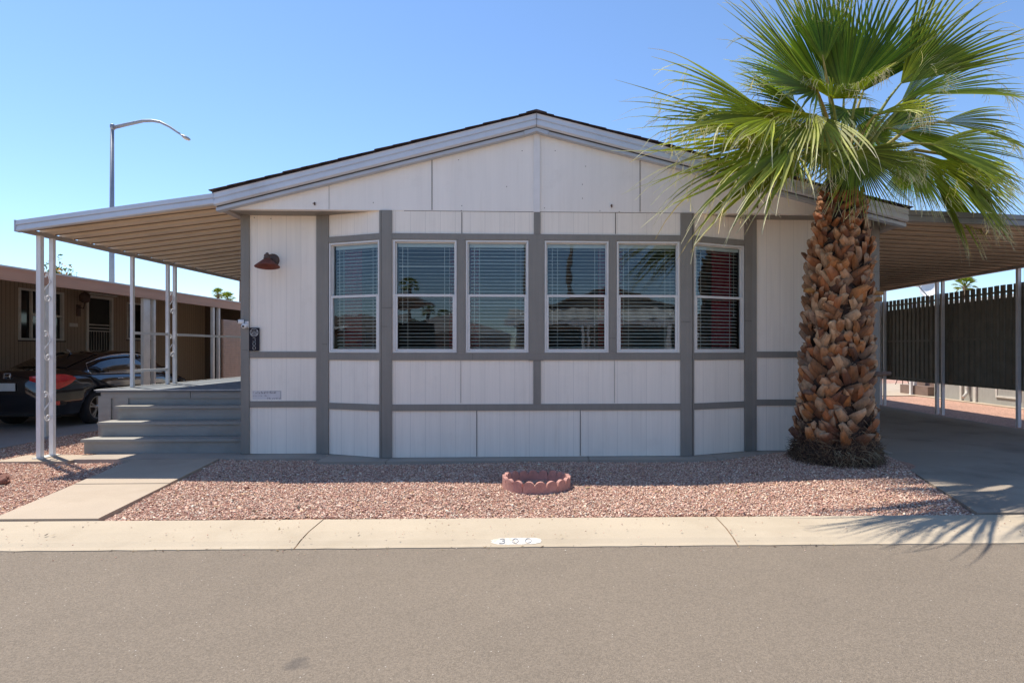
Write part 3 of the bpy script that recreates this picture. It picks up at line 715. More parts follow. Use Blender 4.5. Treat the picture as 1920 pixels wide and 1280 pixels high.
mb = MB(); mb.prism([(xrg-.17,YFA+.03,zr-.182-.17*SL),(xrg,YFA+.03,zr-.178),(xrg+.17,YFA+.03,zr-.182-.17*SR),(xrg+.15,YFA+.03,zr-.24-.15*SR),(xrg,YFA+.03,zr-.222),(xrg-.15,YFA+.03,zr-.24-.15*SL)][::-1], (0,.018,0)); mb.build('ridge_cap_plate', M['lip'], home)
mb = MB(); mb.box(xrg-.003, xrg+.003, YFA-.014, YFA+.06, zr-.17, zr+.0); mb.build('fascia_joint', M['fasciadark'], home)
# eaves down both sides
mb = MB(); mb.box(xle-.01, XL-.02, YFA+.11, 23.2, zl-.2, zl-.05); mb.box(XR+.03, xre, YFA+.11, 23.2, zre-.2, zre-.05); build_each(mb, 'eave_box', M['beam'], home)

# wall lamp
p = WL.pt(WL.s(512), WL.z(512, 488), 0)
lamp = thing('wall_lamp', (p.x, p.y, p.z), 'rusty red cone-shaded lamp on a round plate on the white wall, left of the windows', 'wall lamp')
mb = MB(); mb.lathe((p.x, p.y-.001, p.z), (0,-1,0), [(.092,0),(.092,.012),(.07,.028),(.03,.034),(0,.034)], 20); mb.build('wall_plate', M['bronze'], lamp)
q = onY(501, 480, YR-.20)
mb = MB(); mb.tube([(p.x,p.y-.03,p.z),(p.x-.03,p.y-.09,p.z+.03),(q.x+.02,q.y+.05,q.z+.02),(q.x,q.y,q.z+.0)], .012, 8); mb.build('arm', M['bronze'], lamp)
axd = Vector((.06,-.12,-1)).normalized()
mb = MB(); mb.lathe(q+Vector((0,0,.0)), axd, [(0,-.045),(.018,-.045),(.02,-.03),(.036,-.02),(.044,.0),(.034,.008),(.046,.022),(.046,.04),(.036,.044)], 18); mb.build('socket_cap', M['bronze'], lamp)
mb = MB(); mb.lathe(q, axd, [(.030,.035),(.045,.045),(.160,.146),(.162,.152),(.156,.151),(.042,.052),(.03,.042)], 24); mb.build('lamp_shade', M['rust'], lamp)
# number plate by the corner
s0, zt_ = WL.hit(469.3, 614.3); s1, zb_ = WL.hit(487.8, 657.7)
nsn = thing('house_number_sign', WL.pt(s0, zb_, 0), 'tall black sign with silver round emblem and number 300, by the left corner board', 'house number')
mb = MB(); WL.box(mb, s0, s1, zb_, zt_, .019, .031); mb.build('sign_board', M['signblack'], nsn)
sw, sh = s1-s0, zt_-zb_
def sg(u, v, h): return WL.pt(s0+u, zb_+v, .0315+h)
mb = MB(); cu, cv, rr = sw*.5, sh*.79, sw*.40; w_ = .0075
ribbon(mb, [(cu+rr*math.cos(t), cv+rr*math.sin(t)) for t in np.linspace(0, 2*math.pi, 33)], w_, sg)
ribbon(mb, [(cu+rr*.20*math.cos(t), cv+rr*.38+rr*.20*math.sin(t)) for t in np.linspace(0, 2*math.pi, 17)], w_, sg)
ribbon(mb, [(cu-rr*.72, cv+rr*.30), (cu-rr*.42, cv+rr*.30)], w_, sg); ribbon(mb, [(cu+rr*.42, cv+rr*.30), (cu+rr*.85, cv+rr*.30)], w_, sg)
ribbon(mb, [(cu-rr*.9, cv-rr*.28), (cu-rr*.5, cv-rr*.24), (cu-rr*.3, cv-rr*.02), (cu+rr*.35, cv-rr*.02), (cu+rr*.55, cv-rr*.24), (cu+rr*.9, cv-rr*.28)], w_, sg)
ribbon(mb, [(cu-rr*.78, cv-rr*.52), (cu+rr*.78, cv-rr*.52)], w_, sg)
mb.build('round_emblem', M['signink'], nsn)
for i, ch in enumerate('300'):
    mb = MB(); hh = sh*.165; 
    for st in stroke_digit(ch): ribbon(mb, [(cu-.31*hh*1.2+a*hh*1.2, sh*(.40-.175*i)+b*hh) for a, b in st], .009, sg)
    mb.build('digit', M['signink'], nsn)
# faded stencilled notice below
s0, z0 = WL.hit(474, 748); s1, z1 = WL.hit(527, 733)
fn = MB()
for row, (a, b, zz, hh) in enumerate(((0, .82, .70, .30), (0, .55, .38, .12), (.52, 1., .0, .22))):
    u = a
    while u < b:
        w = RS.uniform(.008,.022); 
        if RS.rand() < .8:
            k = RS.randint(3); x0 = s0+(s1-s0)*u; zc = z0+(z1-z0)*zz
            if k == 0: WL.box(fn, x0, x0+.006, zc, zc+(z1-z0)*hh, .0005, .0022)
            elif k == 1: WL.box(fn, x0, x0+.016, zc+(z1-z0)*hh*.4, zc+(z1-z0)*hh*.55, .0005, .0022)
            else: WL.box(fn, x0, x0+.012, zc, zc+(z1-z0)*hh*.5, .0005, .0022)
        u += w*2.2
WL.box(fn, s1-.006, s1, z0, z1, .0005, .002); WL.box(fn, s0+(s1-s0)*.6, s1-.007, z1-.004, z1, .0005, .002)
ntc = thing('faded_notice', WL.pt(s0, z0, 0), 'small faded illegible notice on the white panel near the left corner, low down', 'notice')
build_each(fn, 'letter', M['faint'], ntc); mb = MB(); WL.box(mb, s0-.005, s1+.004, z0-.006, z1+.008, .0002, .0005); mb.build('paper', M['paper'], ntc)
# security light at the corner
p = onY(458, 606, YR-.06)
sl = thing('security_camera', (p.x, p.y, p.z), 'small weathered white camera with two eyes on the left corner board beside the deck', 'security camera')
mb = MB(); mb.box(p.x-.0, p.x+.05, YR-.05, YR-.027, p.z-.06, p.z+.03); mb.build('bracket', M['whitetrim'], sl)
mb = MB(); mb.lathe((p.x+.02, YR-.05, p.z-.03), (-.1,-1,-.2), [(.034,0),(.036,.05),(.030,.07),(0,.07)], 14); mb.lathe((p.x-.015, YR-.05, p.z+.02), (-.9,-.6,.05), [(.03,0),(.033,.05),(.026,.07),(0,.07)], 14); mb.build('camera_head', M['dish'], sl)
mb = MB(); mb.lathe((p.x+.013, YR-.1195, p.z-.0445), (-.1,-1,-.2), [(.016,0),(.014,.006),(0,.007)], 12); mb.lathe((p.x-.0745, YR-.0885, p.z+.0235), (-.9,-.6,.05), [(.016,0),(.014,.006),(0,.007)], 12); mb.build('lens', M['blackplastic'], sl)

# ================================================================== PORCH AWNING (left) AND CARPORT (right)
def pan_roof(mb, xi, zi, xo, zo, y0, y1, per, rib_h=.075, rib_w=.135):
    """interlocking aluminium pans running down the slope, raised ribs between them"""
    prof = []; y = y0
    while y < y1:
        prof += [(y, 0), (y+per*.5, .006), (y+per-rib_w-.012, 0), (y+per-rib_w-.010, -.012), (y+per-rib_w-.006, -.012), (y+per-rib_w, rib_h), (y+per-.012, rib_h), (y+per-.006, -.012), (y+per-.002, -.012)]; y += per
    prof.append((y, 0)); n = len(prof); vs = []
    for (yy, h) in prof: vs += [(xi, yy, zi+h), (xo, yy, zo+h)]
    for (yy, h) in prof: vs += [(xi, yy, zi+h+.006), (xo, yy, zo+h+.006)]
    fs_ = [(2*i, 2*i+1, 2*i+3, 2*i+2) for i in range(n-1)] + [(2*n+2*i, 2*n+2*i+2, 2*n+2*i+3, 2*n+2*i+1) for i in range(n-1)]
    fs_ += [(2*i+1, 2*n+2*i+1, 2*n+2*i+3, 2*i+3) for i in range(n-1)]
    mb.add(vs, fs_)
def pan_seam_shades(root, xi, zi, xo, zo, y0, y1, per, rib_w=.135):  # thin dark strips that paint the shadow along each pan seam
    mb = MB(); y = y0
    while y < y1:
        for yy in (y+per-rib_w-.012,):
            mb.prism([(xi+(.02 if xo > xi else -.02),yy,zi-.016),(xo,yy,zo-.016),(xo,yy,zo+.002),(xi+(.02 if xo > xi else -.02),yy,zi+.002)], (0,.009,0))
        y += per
    mb.build('pan_seam_shade', M['panshade'], root)
def fascia_profile(mb, x0, z0, x1, z1, y, H):
    prof = [(0,-.0),(.02*H,.0),(.40*H,-.006),(.46*H,.016),(.52*H,.004),(.93*H,-.004),(H,.01)]
    for (d0,o0),(d1,o1) in zip(prof[:-1], prof[1:]): mb.add([(x0,y+o0,z0-d0),(x1,y+o0,z1-d0),(x1,y+o1,z1-d1),(x0,y+o1,z0-d1)], [(0,1,2,3)])
    mb.add([(x0,y,z0),(x1,y,z1),(x1,y+.16,z1),(x0,y+.16,z0)], [(0,1,2,3)]); mb.add([(x0,y+.01,z0-H),(x0,y+.06,z0-H),(x1,y+.06,z1-H),(x1,y+.01,z1-H)], [(0,1,2,3)])
    mb.add([(x0,y,z0),(x0,y+.16,z0),(x0,y+.16,z0-H),(x0,y+.01,z0-H)], [(0,1,2,3)])
XB = -6.90
YFP = YFA+.015
pl = onY(30, 413, YFP); pr = onY(402, 362, YFP); plb = onY(30, 433.5, YFP)
awn = thing('porch_awning', (XB, 8.55, 0), 'long white metal porch awning with ribbed underside on slim scrollwork posts over the deck', 'awning')
mb = MB(); pan_roof(mb, XL-.03, pr.z-.125, XB-.005, plb.z+.055, YFP+.02, 21, .335); mb.build('roof_panel', M['roofpan'], awn); pan_seam_shades(awn, XL-.03, pr.z-.125, XB+.05, plb.z+.062, YFP+.02, 21, .335)
mb = MB(); fascia_profile(mb, pl.x, pl.z, xle-.004, pr.z+.0, YFP, (pl.z-plb.z)); mb.build('fascia', M['fascia'], awn)
mb = MB(); mb.box(pl.x-.02, pl.x-.002, YFP-.008, YFP+.08, plb.z-.004, pl.z+.005); mb.build('fascia_end_cap', M['lip'], awn)
ZBm = 3.125
mb = MB(); mb.box(XB-.045, XB+.03, YFP+.03, 21, ZBm-.012, ZBm+.038); mb.build('edge_beam', M['beam'], awn)
def scroll(mb, x, ya, yb, z, H=.42, th=.009):
    """S-scroll between the two uprights: curl, diagonal, curl"""
    ym = (ya+yb)/2; w = (yb-ya); pts = []
    def spiral(cy, cz, r0, a0, turns, sgn, n=18): return [(x, cy+sgn*(r0*(1-.62*k/n))*math.cos(a0+turns*2*math.pi*k/n), cz+(r0*(1-.62*k/n))*math.sin(a0+turns*2*math.pi*k/n)) for k in range(n+1)]
    top = spiral(ya+.055, z+H-.05, .05, 0, 1.1, 1); bot = spiral(yb-.055, z+.05, .05, 0, 1.1, -1)
    mb.tube([*top[::-1], (x, yb-.015, z+H*.66), (x, ya+.015, z+H*.34), *[(x, yb-.055-(p[1]-(yb-.055))*1.0, p[2]) for p in []], *spiral(yb-.055, z+.05, .05, math.pi, 1.1, 1)[0:1]], th, 6)
    mb.tube(spiral(yb-.06, z+.055, .052, math.pi*.9, 1.15, 1), th, 6)
def post_pair(root, x, ya, yb, z0, z1, wa=.062, wb=.048, hw=.026, scr=(), pad=True):
    for yy, w in ((ya, wa), (yb, wb)):
        mb = MB(); mb.box(x-hw, x+hw, yy-w/2, yy+w/2, z0, z1)
        mb.box(x-hw-.003, x-hw+.008, yy-w/2-.003, yy-w/2+.01, z0+.02, z1-.002); mb.box(x+hw-.008, x+hw+.003, yy-w/2-.003, yy-w/2+.01, z0+.02, z1-.002)
        mb.build('post', M['post'], root)
    mb = MB()
    for z in scr: scroll(mb, x, ya+wa/2-.005, yb-wb/2+.005, z)
    if scr: mb.build('scrollwork', M['post'], root)
    if pad: mb = MB(); mb.box(x-.07, x+.07, ya-wa/2-.02, yb+wb/2+.03, z0-.0, z0+.012); mb.build('base_plate', M['nwhite'], root)
post_pair(awn, XB, 8.46, 8.665, .07, ZBm-.012, scr=(.56, 1.40, 2.22))
mb = MB(); mb.box(XB-.024, XB+.024, 10.27, 10.32, .93, ZBm-.012); mb.build('post', M['post'], awn)
post_pair(awn, XB, 11.24, 11.45, .92, ZBm-.012, wa=.046, wb=.05, hw=.024, scr=(1.42, 2.22), pad=False)
mb = MB(); mb.box(XB-.02, XB+.02, 10.33, 11.20, 1.815, 1.86); mb.box(XB-.02, XB+.02, 11.49, 20.5, 1.815, 1.86); mb.build('top_rail', M['post'], awn)
mb = MB(); mb.box(XB-.02, XB+.02, 10.33, 11.20, 1.175, 1.22); mb.build('lower_rail', M['post'], awn)
for yy in (14.6, 17.8): mb = MB(); mb.box(XB-.035, XB+.035, yy, yy+.08, .92, ZBm-.012); mb.build('post', M['post'], awn)

# deck with three steps
deck = thing('entry_deck', (-5.6, 9.0, .07), 'blue-grey painted wooden deck with three wide steps at the left end of the home', 'deck')
DZt = .925; XS = -4.29
mb = MB(); mb.box(-6.93, XS, 9.62, 20.5, .07, DZt-.03); 
mb.build('skirting', M['deck'], deck)
mb = MB(); mb.box(-6.97, XS+.0, 9.57, 20.5, DZt-.03, DZt); mb.build('platform', M['decktop'], deck)
mb = MB(); mb.box(-6.985, -6.945, 9.60, 20.5, DZt-.005, DZt+.012); 
for i in range(10): mb.box(-6.985+.27*i, -6.985+.27*i+.269, 9.548+RS.uniform(0,.006), 9.60, DZt-.004, DZt+.006+RS.uniform(0,.004))
mb.build('worn_edge', M['decklip'], deck)
mb = MB(); mb.box(-6.95, -6.76, 9.595, 9.6195, .07, DZt-.1); mb.box(-6.70, -6.50, 9.60, 9.6195, .07, DZt-.05); mb.build('corner_board', M['deck'], deck)
mb = MB()
for i, (a, b, z) in enumerate(((-6.9,-5.55,.80),(-5.54,-4.75,.795),(-4.74,XS,.80))): mb.box(a, b, 9.597, 9.6185, z-.0 if i == 0 else z, DZt-.032)
mb.build('face_board', M['deck'], deck)
for (zt_, yf, xl_) in ((.28, 8.76, -6.58), (.49, 9.04, -6.55), (.70, 9.32, -6.50)):
    mb = MB(); mb.box(xl_+.02, XS, yf+.025, yf+(.30 if yf > 9.3 else .28)+.02, .072 if yf < 8.8 else zt_-.21, zt_-.04); st = mb.build('step', M['deck'], deck)
    mb = MB(); mb.box(xl_-.01, XS-.001, yf-.005, yf+.285, zt_-.039, zt_); mb.build('tread', M['deck'], st)

# carport on the right
XC = 9.2
cp = thing('carport', (XC, 12, 0), 'metal carport with brown ribbed underside on paired posts, right of the home', 'carport')
zi = zre-.02; zo = 3.22; XE = XC+.06
mb = MB(); pan_roof(mb, XR+.02, zi-.13, XE, zo-.045, YFP+.02, 25, .335); mb.build('roof_panel', M['roofpan2'], cp); pan_seam_shades(cp, XR+.02, zi-.13, XE-.1, zo-.041, YFP+.02, 25, .335)
mb = MB(); fascia_profile(mb, xre+.004, zi+.02, XE, zo+.13, YFP, .155); mb.build('fascia', M['cpfascia'], cp)
mb = MB(); mb.box(XC-.04, XC+.04, YFP+.03, 25, 3.13, zo+.0); mb.build('edge_beam', M['beam'], cp)
for ya in (8.5, 11.05, 13.45, 15.8, 18.2, 20.6): post_pair(cp, XC, ya, ya+.2, .05, 3.13, wa=.05, wb=.06, hw=.03, scr=(), pad=False)

# privacy screen beyond the carport
fn_ = thing('privacy_screen', (XC+.1, 12, .75), 'tall dark green-brown ribbed metal screen hanging between the carport posts', 'fence')
y = 8.6; k = 0
mb = MB()
while y < 24.5:
    w = .170; xo = XC+.075; tp = 2.86+RS.uniform(-.004,.004); g_ = .0 if RS.rand() > .08 else .006
    P = [(xo,y),(xo-.022,y+.022),(xo-.022,y+w-.044),(xo,y+w-.022),(xo,y+w-g_),(xo+.002,y+w-g_),(xo+.002,y+w-.021),(xo-.020,y+w-.043),(xo-.020,y+.021),(xo+.002,y+.0)]
    mb.prism([(a_,b_,.755) for a_, b_ in P], (0,0,2.60-.755))
    P = [(xo,y),(xo-.022,y+.022),(xo-.022,y+w-.056),(xo,y+w-.036),(xo+.002,y+w-.035),(xo-.020,y+w-.055),(xo-.020,y+.021),(xo+.002,y+.0)]
    mb.prism([(a_,b_,2.60) for a_, b_ in P], (0,0,tp-2.60))
    y += w; k += 1
mb.build('slat_panel', M['fence'], fn_)
for z in (2.70, 1.755, .80): mb = MB(); mb.box(XC+.035, XC+.058, 8.6, 24.5, z, z+.04); mb.build('rail', M['fence'], fn_)

# ================================================================== BRICK RING, ROCK
c0 = onZ(1006, 911, .05); RI = .355
for k in range(6):
    a0 = R(60*k-112); a1 = a0+R(59); am = (a0+a1)/2
    bx, by = c0.x+RI*math.cos(am), c0.y+RI*math.sin(am)
    mb = MB(); n = 36; hs = []
    for i in range(n+1):
        t = i/n*3; fr = t-math.floor(t) if i < n else 1.0; h = .070+.060*math.sqrt(max(0, 1-(2*fr-1)**2))**.9; hs.append(h)
    vs = []
    for i in range(n+1):
        a = a0+(a1-a0)*i/n; jz = gz(c0.x+RI*math.cos(a), c0.y+RI*math.sin(a))
        for r in (RI-.02, RI+.02):
            for z in (-.02, hs[i]): vs.append((c0.x+r*math.cos(a), c0.y+r*math.sin(a), float(jz)+z-(.012 if k in (3,) else 0)))
    fs_ = []
    for i in range(n):
        b = 4*i; fs_ += [(b+2,b+6,b+7,b+3),(b+5,b+1,b,b+4)[::-1],(b+1,b+3,b+7,b+5)]
    fs_ += [(0,1,3,2),(4*n,4*n+2,4*n+3,4*n+1)]
    mb.add(vs, fs_)
    o = mb.build('edging_block', M['brick'], None, org=(bx, by, .045))
    names = {0: 'scalloped terracotta edging block at the front of the ring, nearest the street', 1: 'scalloped terracotta edging block at the front right of the ring', 2: 'scalloped terracotta edging block at the back right of the ring',
             3: 'scalloped terracotta edging block at the back of the ring, nearest the wall', 4: 'scalloped terracotta edging block at the back left of the ring', 5: 'scalloped terracotta edging block at the front left of the ring'}
    tag(o, names[k], 'edging block', 'terracotta blocks of the planting ring')

def rock(name, p, r, label, squash=.55, seed=1):
    rs = np.random.RandomState(seed); mb = MB(); vs = []; nu, nv = 14, 9; ph = rs.uniform(0, 6, 6)
    for j in range(nv+1):
        for i in range(nu):
            a, b = 2*math.pi*i/nu, math.pi*j/nv-math.pi/2
            d = 1+.16*math.sin(2*a+ph[0]+b)+.12*math.sin(3*a+ph[1]-2*b)+.08*math.cos(5*b+ph[2]+a)+rs.uniform(-.05,.05)*(0 < j < nv)
            vs.append((p[0]+r*d*math.cos(b)*math.cos(a), p[1]+r*.8*d*math.cos(b)*math.sin(a), p[2]+r*squash*(.7+d*math.sin(b))))
    mb.add(vs, [(j*nu+i, j*nu+(i+1) % nu, (j+1)*nu+(i+1) % nu, (j+1)*nu+i) for j in range(nv) for i in range(nu)])
    return tag(mb.build(name, M['rock'], None, org=p), label, 'rock')
q = onZ(-2, 906, .05); rock('rock', (q.x, q.y, .04), .12, 'red-brown rock on the gravel at the left edge of the picture', seed=3)
q = onZ(463, 915, .05); rock('pebble', (q.x, q.y, .045), .025, 'dark brown pebble on the sunny gravel right of the walkway', seed=5)
q = onZ(1103, 895, .05); rock('pebble', (q.x, q.y, .045), .02, 'dark pebble in the shade to the right of the terracotta ring', seed=8)

# ================================================================== FAN PALMS
def lerp3(a, b, t): return tuple(a[i]+(b[i]-a[i])*t for i in range(3))
G_D, G_M, G_Y, TAN, CREAM = (.028,.085,.008), (.11,.22,.014), (.50,.50,.06), (.56,.38,.14), (.80,.72,.52)
def frond(mb, hub, axis, nrm, Rr, spread, rs, droop=.3, yel=0., step=2.7, curl=0., nst=9, threads=14, green=None, wfac=1., split=.55):
    axis = Vector(axis).normalized(); nrm = Vector(nrm); nrm = (nrm-axis*nrm.dot(axis)).normalized(); side = axis.cross(nrm)
    n = max(6, int(2*spread/step)); da = R(2*spread)/n; g0 = green or lerp3(G_D, G_M, rs.uniform(0, 1))
    hub = Vector(hub)
    tips = []
    for i in range(n):
        a = -R(spread)+da*(i+.5); edge = abs(a)/R(spread)
        d = (axis*math.cos(a)+side*math.sin(a)); fold = nrm*(.10 if i % 2 else -.0)
        # the fan is a shallow funnel
        d = (d - nrm*(-.18*edge)).normalized(); L = Rr*(.80+.20*math.cos(a))*rs.uniform(.93,1.06)
        wmax = 2*math.tan(da/2)*Rr*split*1.12*wfac; jw = rs.uniform(.50,1.30); dr = droop*rs.uniform(.6,1.5); cl = curl*rs.uniform(-.5,1.5)
        kink = rs.uniform(.52,.85) if rs.rand() < .22+.8*yel else 9; kk = rs.uniform(1.0,3.0); wig = rs.normal(0, .10+.25*yel); cs0 = rs.rand()
        p = hub.copy(); vs, cs = [], []; dd = d.copy(); yl = min(1, max(0, yel+rs.uniform(-.15,.15)+.25*edge*yel*2))
        for k in range(nst+1):
            s = k/nst; w = wmax*(min(1, s/split) if s < split else max(.12, (1-(s-split)/(1-split))**.75))*(.62 if s > kink else 1)
            wd = dd.cross(nrm).normalized(); nn = wd.cross(dd).normalized()
            fz = .30*w
            c = g0
            if s > .5: c = lerp3(c, G_Y, (s-.5)*1.1*(.35+yl))
            c = lerp3(c, G_Y, yl*.7)
            if s > .80: c = lerp3(c, CREAM, min(1,(s-.80)*5*(.5+yl)))
            if s > kink: c = lerp3(c, CREAM if cs0 > .3 else TAN, min(1, (s-kink)*2.2*(.5+yl)))
            if s < .12: c = lerp3(c, G_Y, .4)
            c = tuple(x*jw for x in c)
            vs += [p-wd*w/2+nn*fz, p-nn*fz*.2, p+wd*w/2+nn*fz]; cs += [c, tuple(x*.8 for x in c), c]
            dl = L/nst; g_ = dr*2.4*s**1.6/nst*(3.0 if s > kink else 1)*(kk if s > kink else 1)
            dd = (dd+Vector((0,0,-1))*g_+nrm*cl*.25*s+wd*(wig*.22*s if s > split else 0)).normalized(); p = p+dd*dl
        fs_ = []
        for k in range(nst): b = 3*k; fs_ += [(b,b+1,b+4,b+3),(b+1,b+2,b+5,b+4)]
        mb.add(vs, fs_, cs); tips.append((vs[3*int(nst*.78)+1], dd.copy(), vs[3*int(nst*.6)+1]))
    for _ in range(threads):                                # pale curling threads between the leaf tips
        p, dd, mid = tips[rs.randint(len(tips))]; p = p.copy() if rs.rand() < .75 else Vector(mid); L = rs.uniform(.06,.24); m = 7
        ax = Vector(rs.normal(0, 1, 3)).normalized(); d2 = (dd*1.0+Vector((rs.uniform(-.5,.5), rs.uniform(-.5,.5), -.35))).normalized(); w = .0022; vs = []
        c = lerp3(CREAM, TAN, rs.rand()*.6)
        for k in range(m+1):
            sd = d2.cross(Vector((0,-1,.1))).normalized(); vs += [p-sd*w, p+sd*w]
            d2 = (Matrix.Rotation(rs.uniform(.0,.55)*.9, 3, ax) @ d2 + Vector((0,0,-.22))).normalized(); p = p+d2*(L/m)
        mb.add(vs, [(2*k, 2*k+1, 2*k+3, 2*k+2) for k in range(m)], c)

PX, PY = 3.84, 7.74
def PT(px, py, dy): return onY(px, py, PY+dy)
palm = thing('fan_palm', (PX, PY, .08), 'big fan palm with rough brown trunk and green crown, in front of the white home', 'palm tree')
rs = np.random.RandomState(5)
top = PT(1577, 352, 0)
prof = [(0.02,.54),(.14,.555),(.35,.50),(.62,.445),(.95,.415),(1.4,.39),(1.9,.375),(2.35,.37),(2.8,.35),(3.1,.31),(3.35,.27),(3.6,.24),(3.85,.20),(4.0,.16)]
leanx = (top.x-PX)
def tr_c(z): return Vector((PX+leanx*(z/3.7)**1.3 if z > 0 else PX, PY, z))
def tr_r(z): return float(np.interp(z, [p[0] for p in prof], [p[1] for p in prof]))
mb = MB(); n = 28; vs = []; zs = np.linspace(.02, 4.0, 60)
for z in zs:
    c = tr_c(z); 
    for i in range(n):
        a = 2*math.pi*i/n; r = tr_r(z)*.90*(1+.05*math.sin(5*a+z*7)+rs.uniform(-.03,.03)); vs.append((c.x+r*math.cos(a), c.y+r*math.sin(a), z))
mb.add(vs, [(j*n+i, j*n+(i+1) % n, (j+1)*n+(i+1) % n, (j+1)*n+i) for j in range(len(zs)-1) for i in range(n)])
trunk = mb.build('trunk', M['bark'], palm)
mb = MB(); pal_b = [(.24,.095,.035),(.34,.15,.06),(.42,.22,.11),(.32,.11,.035),(.44,.27,.15),(.15,.06,.03),(.38,.15,.045),(.30,.18,.11)]
z = .42; row = 0
while z < 3.62:
    nb_ = 18 if z < 2.9 else 13
    c = tr_c(z); r = tr_r(z)
    for i in range(nb_):
        if z < .9 and rs.rand() < .35*(1.5-z): continue
        a = 2*math.pi*(i+row*.38+rs.uniform(-.3,.3))/nb_; zz = z+rs.uniform(-.045,.045)
        rad = Vector((math.cos(a), math.sin(a), 0)); tan = Vector((-math.sin(a), math.cos(a), 0))
        lean = R((1 if rs.rand() < .5 else -1)*rs.uniform(25,58) if rs.rand() < .88 else rs.uniform(-15,15)); out = rs.uniform(.15,.36) if z < 3.0 else rs.uniform(.10,.2)
        if rs.rand() < .06: out += .35
        upv = (Vector((0,0,1))*math.cos(lean)+tan*math.sin(lean)); d = (upv+rad*out).normalized(); sd = d.cross(rad).normalized(); nn = sd.cross(d).normalized()
        if nn.dot(rad) < 0: nn = -nn
        L = rs.uniform(.155,.255)*(1 if z < 3 else .75); w0 = rs.uniform(.115,.175)*(r/.43); w1 = w0*rs.uniform(.35,.72); th_ = rs.uniform(.012,.024)
        o = c+rad*(r*.90)+Vector((0,0,zz-z-.05)); col = pal_b[rs.randint(8)]; j = rs.uniform(.6,1.2); col = tuple(x*j for x in col)
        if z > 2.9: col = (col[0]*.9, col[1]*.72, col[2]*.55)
        sec = []
        for t, w, b in ((0, w0*1.1, 0), (.35, w0, .018), (.7, (w0+w1)/2, .03), (1, w1, .026)):
            cc = o+d*(L*t); skew = sd*(L*.12*math.sin(lean)*t)
            ragl, ragr = (rs.uniform(-.06,.05), rs.uniform(-.06,.05)) if t == 1 else (0, 0)
            sec.append([cc-sd*w/2+d*ragl, cc-sd*w/4+nn*(b+th_*.5)+d*ragl*.5, cc+nn*(b+th_*.7), cc+sd*w/4+nn*(b+th_*.5)+d*ragr*.5, cc+sd*w/2+d*ragr, cc-nn*th_])
        vs = [p for s_ in sec for p in s_]; fs_ = [(6*k+i_, 6*k+(i_+1) % 6, 6*(k+1)+(i_+1) % 6, 6*(k+1)+i_) for k in range(3) for i_ in range(6)] + [(18,19,20,21,22,23)]
        tipc = lerp3(col, (.52,.36,.22), rs.uniform(.0,.7)); cs = []
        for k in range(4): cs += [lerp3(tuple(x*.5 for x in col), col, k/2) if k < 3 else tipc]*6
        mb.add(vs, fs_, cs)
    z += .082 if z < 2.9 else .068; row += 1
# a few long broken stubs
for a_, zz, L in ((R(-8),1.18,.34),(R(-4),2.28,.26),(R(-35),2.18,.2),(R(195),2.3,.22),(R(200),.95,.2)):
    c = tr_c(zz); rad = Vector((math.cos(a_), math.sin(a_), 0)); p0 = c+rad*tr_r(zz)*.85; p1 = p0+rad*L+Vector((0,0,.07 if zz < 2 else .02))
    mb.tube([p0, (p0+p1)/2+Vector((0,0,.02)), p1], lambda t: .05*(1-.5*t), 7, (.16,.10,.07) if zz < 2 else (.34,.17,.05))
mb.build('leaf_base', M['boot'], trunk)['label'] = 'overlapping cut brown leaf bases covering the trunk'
mb = MB()
def strand(p, d, L, w, col, sag=.6, m=4):
    vs = []; d = Vector(d).normalized(); p = Vector(p)
    for k in range(m+1):
        sd = d.cross(Vector((.1,-1,.2))).normalized(); ww = w*(1-k/m*.85); vs += [p-sd*ww, p+sd*ww]
        d = (d+Vector((rs.uniform(-.2,.2), rs.uniform(-.2,.2), -sag/m))).normalized(); p = p+d*(L/m)
    mb.add(vs, [(2*k, 2*k+1, 2*k+3, 2*k+2) for k in range(m)], col)
for _ in range(5200):
    a = rs.uniform(0, 2*math.pi); z = .04+abs(rs.normal(0,.28)) if rs.rand() < .8 else rs.uniform(.1, 3.6)
    if z > 3.7: continue
    c = tr_c(z); rad = Vector((math.cos(a), math.sin(a), 0)); r = tr_r(z)*rs.uniform(.9,1.04); tg = Vector((-math.sin(a), math.cos(a), 0))
    col = [(.10,.06,.035),(.17,.11,.06),(.06,.035,.022),(.26,.18,.10)][rs.choice(4, p=[.35,.28,.27,.10])]
    strand(c+rad*r, rad*rs.uniform(.15,.45)+tg*rs.uniform(-.9,.9)+Vector((0,0,rs.uniform(-.8,.9))), rs.uniform(.05,.14), rs.uniform(.002,.006), col)
for _ in range(60):                                      # pale dry blades at the foot
    a = R(rs.uniform(-120,-30)); c = tr_c(.2); rad = Vector((math.cos(a), math.sin(a), 0))
    strand(c+rad*.50+Vector((0,0,rs.uniform(-.02,.12))), rad*.25+Vector((rs.uniform(-.3,.3),0,rs.uniform(-.3,.4))), rs.uniform(.12,.26), .004, (.32,.27,.17) if rs.rand() < .5 else (.14,.11,.06), sag=1.5)
mb.build('fibre_skirt', M['fibre'], trunk)['label'] = 'dark brown shaggy fibres round the foot of the trunk'

